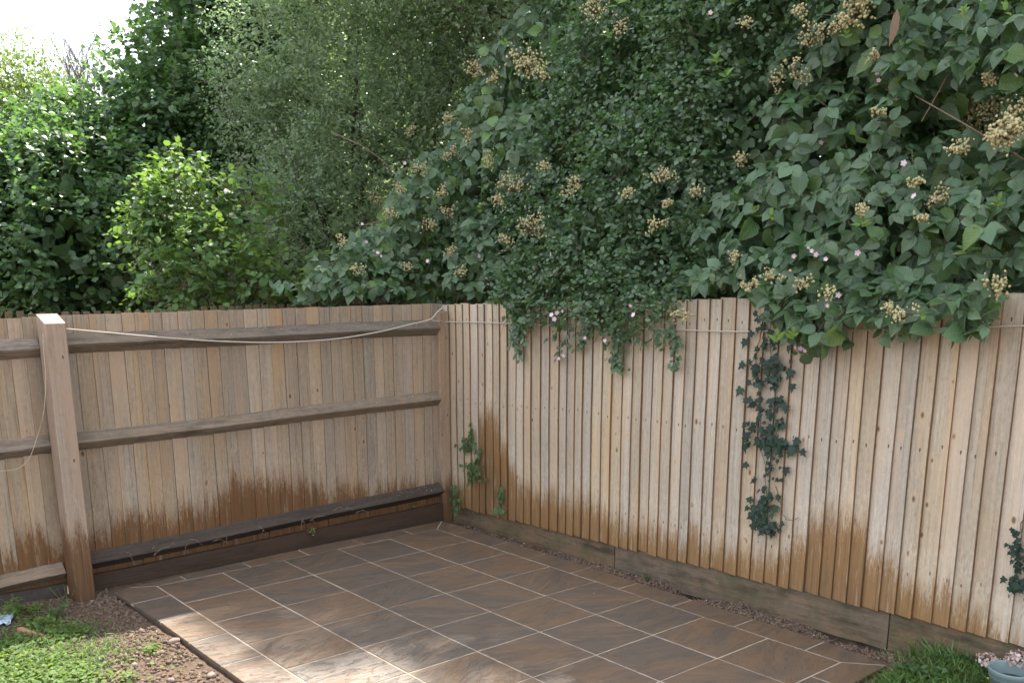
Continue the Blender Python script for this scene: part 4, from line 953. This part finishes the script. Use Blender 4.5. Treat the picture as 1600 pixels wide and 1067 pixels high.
# ------------------------------------------------------------------ ground litter and plants
def gh(x, y): return float(ground_h(np.array([float(x)]), np.array([float(y)]))[0])
def rock_mesh(name, mat, seed, sub=2):
    rs = np.random.default_rng(seed); V, Fc = SPH
    V = V * (1 + .22 * rs.normal(size=(len(V), 1))) * np.array([1.25, .9, .65]); return mesh_np(name, V, Fc, mat)
# crumbs
cv, cf = OCT
def crumbs(name, xy, smin, smax, mat, sink=.3):
    n = len(xy); z = ground_h(xy[:, 0], xy[:, 1]); s = smin + (smax - smin) * rng.random(n) ** 3
    A = rnd_unit(n); B = unit(np.cross(A, rnd_unit(n))); Cc = np.cross(A, B)
    V = cv[None] * (1 + .3 * rng.normal(size=(n, 6, 1))) * s[:, None, None] * np.array([1.2, .9, .75])
    V = V[:, :, 0:1] * A[:, None] + V[:, :, 1:2] * B[:, None] + V[:, :, 2:3] * Cc[:, None] + np.stack([xy[:, 0], xy[:, 1], z + s * sink], -1)[:, None]
    Fc = (cf[None] + (np.arange(n) * 6)[:, None, None]).reshape(-1, 3)
    return mesh_np(name, V.reshape(-1, 3), Fc, mat)
n = 15000; xy = np.stack([rng.uniform(-1.35, -.26, n), rng.uniform(-2.0, .20, n)], -1)
xy = xy[(fbm(np.concatenate([xy * 3, 0 * xy[:, :1]], -1), 3) + .35 * rng.random(len(xy)) > .42) & ~((xy[:, 0] > -.50) & (xy[:, 0] < -.36) & (xy[:, 1] > .07))]
o = link('soil_crumbs', crumbs('soil_crumbs', xy, .0024, .019, M['crumb'], .15)); tag(o, 'loose reddish brown soil crumbs beside the left edge of the patio', 'soil'); o['kind'] = 'stuff'
n = 7000; xy = np.stack([rng.uniform(2.455, FX + .012, n), rng.uniform(-4.6, .2, n)], -1)
o = link('soil_crumbs', crumbs('soil_crumbs', xy, .0022, .016, M['crumb'])); tag(o, 'dark crumbly soil in the gap between patio and pale right fence', 'soil'); o['kind'] = 'stuff'
n = 900; xy = np.stack([rng.uniform(2.455, FX - .03, n), rng.choice([-1.3, -2.75, -3.6, -.6], n) + rng.normal(size=n) * .22], -1)
o = link('gravel_grit', crumbs('gravel_grit', xy, .003, .008, M['stone'], .6)); tag(o, 'pale grit scattered on the soil along the foot of the right fence', 'grit'); o['kind'] = 'stuff'
# stones one can pick out
rocks = [rock_mesh('stone', M['stone'], s) for s in (1, 2, 3, 4)]
for i, (px, py, s, lab) in enumerate(((272, 1002, .030, 'flat mauve stone touching the left edge of the patio'), (211, 1041, .024, 'pinkish stone lying on bare soil left of the patio'), (250, 1018, .022, 'small pink stone in the bare soil below the mauve stone'), (330, 1054, .024, 'brown stone at the patio edge in the bottom left'), (268, 1063, .020, 'small brown stone at the bottom frame edge on the soil'), (143, 938, .013, 'tiny pale stone at the foot of the left post'), (157, 945, .010, 'tiny white stone right of the left post foot'))):
    p = atz(px, py, -.02); p[2] = gh(p[0], p[1]) + s * .35
    mx = Matrix.Translation(p) @ Matrix.Rotation(i * 1.3, 4, 'Z') @ Matrix.Scale(s, 4); o = link('stone', rocks[i % 4], matrix=mx); tag(o, lab, 'stone', 'stones on the bare soil')
# broken stick
p = atz(55, 990, 0); mb = MB(); e = unit((atz(77, 997) - atz(33, 980))[None])[0]; A = atz(31, 983, .01); B = atz(74, 1000, .01)
mb.tube([A, A * .93 + B * .07, A * .7 + B * .3, A * .66 + B * .34, A * .3 + B * .7, B], .017, 9, .024); 
vv = np.array(mb.v); vv += rng.normal(size=vv.shape) * .0022; mb.v = [tuple(q) for q in vv]
M['chunk'] = wood_mat('broken wood', (.40, .26, .16), (.22, .12, .07), None, None, knots=0, axis='x')
o = link('wood_chunk', mb.mesh('wood_chunk', M['chunk'], False)); tag(o, 'short broken chunk of brown wood lying in the weeds at lower left', 'wood')
# plastic scrap
M['scrap'] = plain_mat('blue white plastic', (.70, .76, .82), (.16, .26, .42), 26, .4)
mb = MB(); gr = []; A = atz(-14, 982, .0); B = atz(17, 978, .0); C_ = atz(-6, 964, .0)
for i in range(7):
    for j in range(5):
        u, v_ = i / 6, j / 4; q = A + (B - A) * u + (C_ - A) * v_ * (1 - .25 * u); gr.append((q[0], q[1], .02 + .012 * math.sin(i * 2.1 + j * 1.7) + .01 * v_))
mb.add(gr, [(i * 5 + j, i * 5 + 5 + j, i * 5 + 6 + j, i * 5 + 1 + j) for i in range(6) for j in range(4)])
me = mb.mesh('plastic_scrap', M['scrap'], True); o = link('plastic_scrap', me); md = o.modifiers.new('thickness', 'SOLIDIFY'); md.thickness = .002
tag(o, 'crumpled blue and white plastic scrap at the left edge', 'litter')
# petals
n = 330; PP = Leaves()
def petal(p): PP.add(p, np.array([rng.normal(), rng.normal(), .1]), np.array([0, 0, 1]) + rng.normal(size=3) * .3, random.uniform(.005, .009))
for q in range(70): xx = random.uniform(.3, 2.49) if q % 3 else random.uniform(1.5, 2.49); u = random.random(); petal(np.array([xx, FY - .01 - .042 * u, 1.565 + .0059 * (xx + .37) + .055 - .045 * u]))
for q in range(34): xx = random.uniform(1.2, 2.49); u = random.random(); petal(np.array([xx, FY - .01 - .040 * u, .952 + .0202 * (xx + .37) + .053 - .045 * u]))
for q in range(40): xx = 2.49 - abs(random.gauss(0, .35)); u = random.random(); petal(np.array([xx, FY - .01 - .05 * u, .165 + .028 * (xx + .37) + .055 - .045 * u]))
for q in range(150): yy = random.uniform(-3.9, .15); xx = random.uniform(2.46, FX); petal(np.array([xx, yy, gh(xx, yy) + .008]))
for q in range(8): petal(np.array([random.uniform(.2, 2.2), random.uniform(-2.6, 0), .003]))
o = link('fallen_petals', PP.done().mesh('fallen_petals', T_HAZEL, M['petal'])); o['kind'] = 'stuff'; tag(o, 'tiny white petals scattered on the rails and in the gap along the fence', 'petals')
# dry stalks on the low rail and in the gap
mb = MB()
for q in range(20):
    px = random.uniform(190, 560); a = aty(px, np.interp(px, [150, 680], [872, 765]) + random.uniform(-2, 12), FY - .08); e = a + np.array([random.gauss(0, .06), -random.uniform(0, .03), random.uniform(-.09, .02)]); mid = (a + e) / 2 + np.array([0, 0, .02]); mb.tube([a, mid, e], .0014, 4, .0008, False)
for q in range(130):
    yy = random.choice([-3.35, -2.95, -2.25, -1.6, -2.7, -3.6]) + random.gauss(0, .16); xx = random.uniform(2.46, FX - .01); z = gh(xx, yy) + .006; a = random.random() * 6.28; l = random.uniform(.02, .07)
    mb.tube([(xx, yy, z), (xx + .03 * math.cos(a) * .5, yy + l * .5 * math.sin(a), z + random.uniform(.004, .02)), (min(xx + l * math.cos(a), FX), yy + l * math.sin(a), z + random.uniform(0, .03))], .0011, 4, .0007, False)
for q in range(60):
    xx = random.uniform(-1.2, -.28); yy = random.uniform(-1.7, .1); z = gh(xx, yy) + .006; a = random.random() * 6.28; l = random.uniform(.02, .06); mb.tube([(xx, yy, z), (xx + l * .5 * math.cos(a), yy + l * .5 * math.sin(a), z + .008), (xx + l * math.cos(a), yy + l * math.sin(a), z)], .0011, 4, .0007, False)
o = link('dry_stalks', mb.mesh('dry_stalks', M['straw'])); o['kind'] = 'stuff'; tag(o, 'dry straw stalks caught on the low rail and strewn along the soil', 'straw')

# ground cover, bottom left
def cover(name, label, cat, regions, T, mat, size, hmin, hmax, upness=.5, wid=1.0):
    L = Leaves()
    for (poly_n, cx, cy, sx, sy) in regions:
        x = cx + rng.normal(size=poly_n) * sx; y = cy + rng.normal(size=poly_n) * sy
        ok = (x < -.275) | (x > 2.47) | (y < -3.83); x, y = x[ok], y[ok]
        p = np.stack([x, y, ground_h(x, y) + rng.uniform(hmin, hmax, len(x))], -1); n_ = len(x)
        L.add(p, np.concatenate([rng.normal(size=(n_, 2)), rng.normal(size=(n_, 1)) * .2 + upness], -1), np.array([0, 0, 1.0]) + rng.normal(size=(n_, 3)) * .35, size * (.5 + .9 * rng.random(n_)))
    o = link(name, L.done().mesh(name, T, mat, wid)); o['kind'] = 'stuff'; tag(o, label, cat); return o
rg = [(900, *atz(20, 1045)[:2], .12, .12), (900, *atz(60, 1060)[:2], .12, .12), (500, *atz(110, 1055)[:2], .08, .10), (500, *atz(20, 1015)[:2], .10, .08), (260, *atz(80, 1000)[:2], .07, .08), (500, *atz(-40, 1040)[:2], .15, .15), (600, *atz(50, 1090)[:2], .25, .12), (260, *atz(60, 975)[:2], .05, .05), (120, *atz(110, 985)[:2], .05, .06), (60, *atz(236, 1012)[:2], .025, .03), (40, *atz(200, 1060)[:2], .03, .03), (200, *atz(30, 955)[:2], .08, .05)]
cover('ground_cover', 'bright low leafy weeds carpeting the sunlit ground at bottom left', 'weeds', rg, T_HAZEL, LM['weed'], .022, .004, .040, .25)
rg = [(2200, *atz(50, 1045)[:2], .25, .18), (500, *atz(100, 985)[:2], .10, .09), (200, *atz(150, 1010)[:2], .08, .10), (500, *atz(0, 1000)[:2], .2, .1)]
cover('grass', 'short thin grass among the weeds at bottom left', 'grass', rg, T_BLADE, LM['grass'], .055, -.004, .002, 1.1, .09)
# grass tuft and turf at the right end
rg = [(330, *atz(1480, 1025)[:2], .06, .08), (180, *atz(1452, 1022)[:2], .04, .05), (800, *atz(1455, 1066)[:2], .08, .11), (420, *atz(1520, 1064)[:2], .10, .10), (1500, 2.45, -4.15, .22, .18), (1200, 1.9, -4.05, .5, .12), (260, *atz(1395, 1066)[:2], .04, .04)]
cover('grass', 'green grass tufts between the patio corner and the flower pot at lower right', 'grass', rg, T_BLADE, LM['grass'], .066, -.006, .002, 1.3, .085)
cover('ground_cover', 'dark broad weed leaves in the grass tuft by the right fence', 'weeds', [(160, *atz(1500, 1030)[:2], .06, .06), (120, *atz(1530, 1050)[:2], .06, .06), (60, *atz(1430, 1060)[:2], .05, .05)], T_HAZEL, LM['ivy_green'], .035, .01, .06, .4)
# tall grass blades of the tuft leaning on the gravel board
t = thing('grass_tuft', 'tall grass tuft leaning against the right gravel board', 'grass', (2.56, -3.95, .03)); L = Leaves(); c0 = atz(1480, 1020, .04)
for q in range(80):
    p = c0 + np.array([random.gauss(0, .035), random.gauss(0, .10), 0]); p[0] = min(p[0], FX - .02); p[2] = gh(p[0], p[1]); L.add(p, np.array([-.25 + random.gauss(0, .35), random.gauss(0, .5), 1.0]), np.array([-.6, -.6, .3]) + rng.normal(size=3) * .3, random.uniform(.06, .15))
o = link('blades', L.done().mesh('blades', T_BLADE, LM['grass'], .055), t); o['kind'] = 'stuff'

# leafy weeds under the left fence
def weed(label, px, py, n, h, size, T, mat, spread=.05):
    base = atz(px, py, -.01); base[2] = gh(base[0], base[1]); t = thing('weed_plant', label, 'weed', base); mb = MB(); L = Leaves()
    for q in range(n):
        d = np.array([random.gauss(0, .35), random.gauss(0, .35) - .1, 1.0]); d /= np.linalg.norm(d); hh = h * random.uniform(.55, 1.1); b0 = base + np.array([random.gauss(0, spread), random.gauss(0, spread * .6), 0]); b0[1] = min(b0[1], .19)
        mb = MB(); mb.tube([b0, b0 + d * hh * .5, b0 + d * hh], .0022, 4, .001); link('stem', mb.mesh('stem', LM['weed']), t)
        for k in range(7):
            u = .3 + .7 * k / 6; a = k * 2.4 + q; L.add(b0 + d * hh * u, np.array([math.cos(a), math.sin(a), .35]), np.array([0, 0, 1.0]) + rng.normal(size=3) * .3, size * random.uniform(.6, 1.15) * (1.1 - .4 * u))
    L.done().objects('leaf', T, [mat], t, 2)
weed('bright green nettle-like weed growing before the low rail at the left edge', 36, 962, 4, .17, .055, T_LANCE, LM['weed'], .05)
weed('wispy grey green weed at the foot of the fence left of the post', 62, 968, 6, .12, .045, T_LANCE, LM['ivy_green'], .05)
weed('small leafy weed at the foot of the fence beside the post', 82, 965, 4, .09, .035, T_HAZEL, LM['ivy_green'], .03)
weed('low weed leaves drooping at the left edge below the low rail', 12, 970, 3, .14, .05, T_LANCE, LM['weed'], .04)
weed('dark bindweed clinging to the side of the left post near the ground', 108, 944, 4, .20, .026, T_LANCE, LM['ivy'], .008)
weed('tiny seedling in the soil gap in front of the right gravel board', 1010, 905, 3, .06, .02, T_HAZEL, LM['ivy_green'], .015)
b_ = aty(486, 830, .235); t = thing('weed_plant', 'small yellowish weed growing out of the gap above the left gravel board', 'weed', b_); L = Leaves()
for q in range(14): L.add(b_ + np.array([random.gauss(0, .015), -abs(random.gauss(0, .01)), random.gauss(0, .015)]), np.array([random.gauss(0, 1), -.6, random.gauss(.2, .6)]), np.array([0, -.8, .6]) + rng.normal(size=3) * .3, random.uniform(.015, .032))
L.done().objects('leaf', T_LANCE, [LM['weed']], t, 2)
b_ = aty(645, 791, .235); t = thing('weed_plant', 'pair of tiny pale seedlings above the left gravel board near the corner', 'weed', b_); L = Leaves()
for q in range(8): L.add(b_ + np.array([(-.012 if q % 2 else .02) + random.gauss(0, .004), -.006, random.gauss(0, .004)]), np.array([random.gauss(0, 1), -.6, .4]), np.array([0, -.8, .6]), random.uniform(.012, .022))
L.done().objects('leaf', T_HAZEL, [LM['ivy_green']], t, 2)

# flower pot and pale rubble at the bottom right
M['pot'] = plain_mat('pale teal plastic', (.21, .28, .27), (.18, .245, .24), 8, .45, 0, .5)
M['pot_soil'] = plain_mat('pot soil', (.05, .035, .025), (.03, .02, .015), 60, .95, .004)
pc = atx(1582, 1044, 2.43); PZ = pc[2]; pc = np.array([pc[0], pc[1], 0]); z0 = gh(pc[0], pc[1]) - .005
t = thing('flower_pot', 'pale teal plastic flower pot cut by the bottom right corner', 'pot', (pc[0], pc[1], z0))
def lathe(prof, n=40):
    mb = MB(); v = []; f = []; m_ = len(prof)
    for (r, z) in prof:
        for k in range(n): a = 2 * math.pi * k / n; v.append((r * math.cos(a), r * math.sin(a), z))
    for i in range(m_ - 1):
        for k in range(n): q = (k + 1) % n; f.append((i * n + k, i * n + q, (i + 1) * n + q, (i + 1) * n + k))
    f.append(tuple(reversed(range(n)))); mb.add(v, f); return mb
PH = float(PZ - z0)
me = lathe([(.076, 0), (.078, .004), (.092, PH - .048), (.096, PH - .047), (.0985, PH - .043), (.0995, PH - .026), (.1035, PH - .023), (.105, PH - .004), (.104, PH), (.100, PH + .001), (.098, PH - .005), (.088, PH - .055), (.075, .03)]).mesh('body', M['pot'], True)
o = bpy.data.objects.new('body', me); col.objects.link(o); o.parent = t
me = lathe([(.0855, PH - .060), (.06, PH - .053), (.03, PH - .05), (.0005, PH - .051)]).mesh('compost', M['pot_soil'], True)
o = bpy.data.objects.new('compost', me); col.objects.link(o); o.parent = t
M['faded'] = leaf_mat('faded pink floret', (.50, .36, .30), (.66, .54, .50), (.5, .35, .28), .8, .2, 0, .2)
for (px, py, rh, lab) in ((1545, 1033, .046, 'faded pink dried flower head left of the flower pot'), (1592, 1031, .052, 'faded pink dried flower head behind the flower pot')):
    c = atx(px, py, 2.555); gz = gh(2.56, c[1]); t = thing('dried_flower_head', lab, 'flower', (c[0], c[1], gz))
    n = 150; d = rnd_unit(n); d[:, 2] = np.abs(d[:, 2]) - .25; d = unit(d); L = Leaves()
    L.add(c + d * np.array([rh * 1.05, rh * 1.25, rh * .8]) * (.75 + .3 * rng.random((n, 1))), np.cross(d, rnd_unit(n)) + d * .3, d + rng.normal(size=(n, 3)) * .3, .016 * (.6 + .7 * rng.random(n)))
    L.done().sel(np.ones(n, bool)); L.P[:, 0] = np.minimum(L.P[:, 0], FX + .002)
    link('florets', L.mesh('florets', T_HAZEL_S, M['faded']), t)['kind'] = 'stuff'
    mb = MB(); mb.tube([(c[0] - .01, c[1] - .01, gz - .01), (c[0], c[1], (gz + c[2]) / 2), tuple(c)], .003, 5, .002); link('stem', mb.mesh('stem', M['straw']), t)
# dandelion head
M['yellow'] = plain_mat('yellow floret', (.75, .55, .05), None, 60, .7)
p = atx(1544, 1059, 2.47); t = thing('dandelion', 'single small yellow flower in the grass left of the pot', 'flower', (p[0], p[1], gh(p[0], p[1])))
mb = MB(); mb.tube([(p[0], p[1], gh(p[0], p[1])), (p[0] + .004, p[1], p[2])], .0015, 4); link('stem', mb.mesh('stem', LM['grass']), t)
V, Fc = SPH; link('flower_head', mesh_np('flower_head', V * np.array([.010, .010, .006]) * (1 + .15 * rng.normal(size=(len(V), 1))) + p, Fc, M['yellow']), t)
print('objects', len(bpy.data.objects), 'tris', sum(len(o.data.polygons) for o in bpy.data.objects if o.type == 'MESH'))
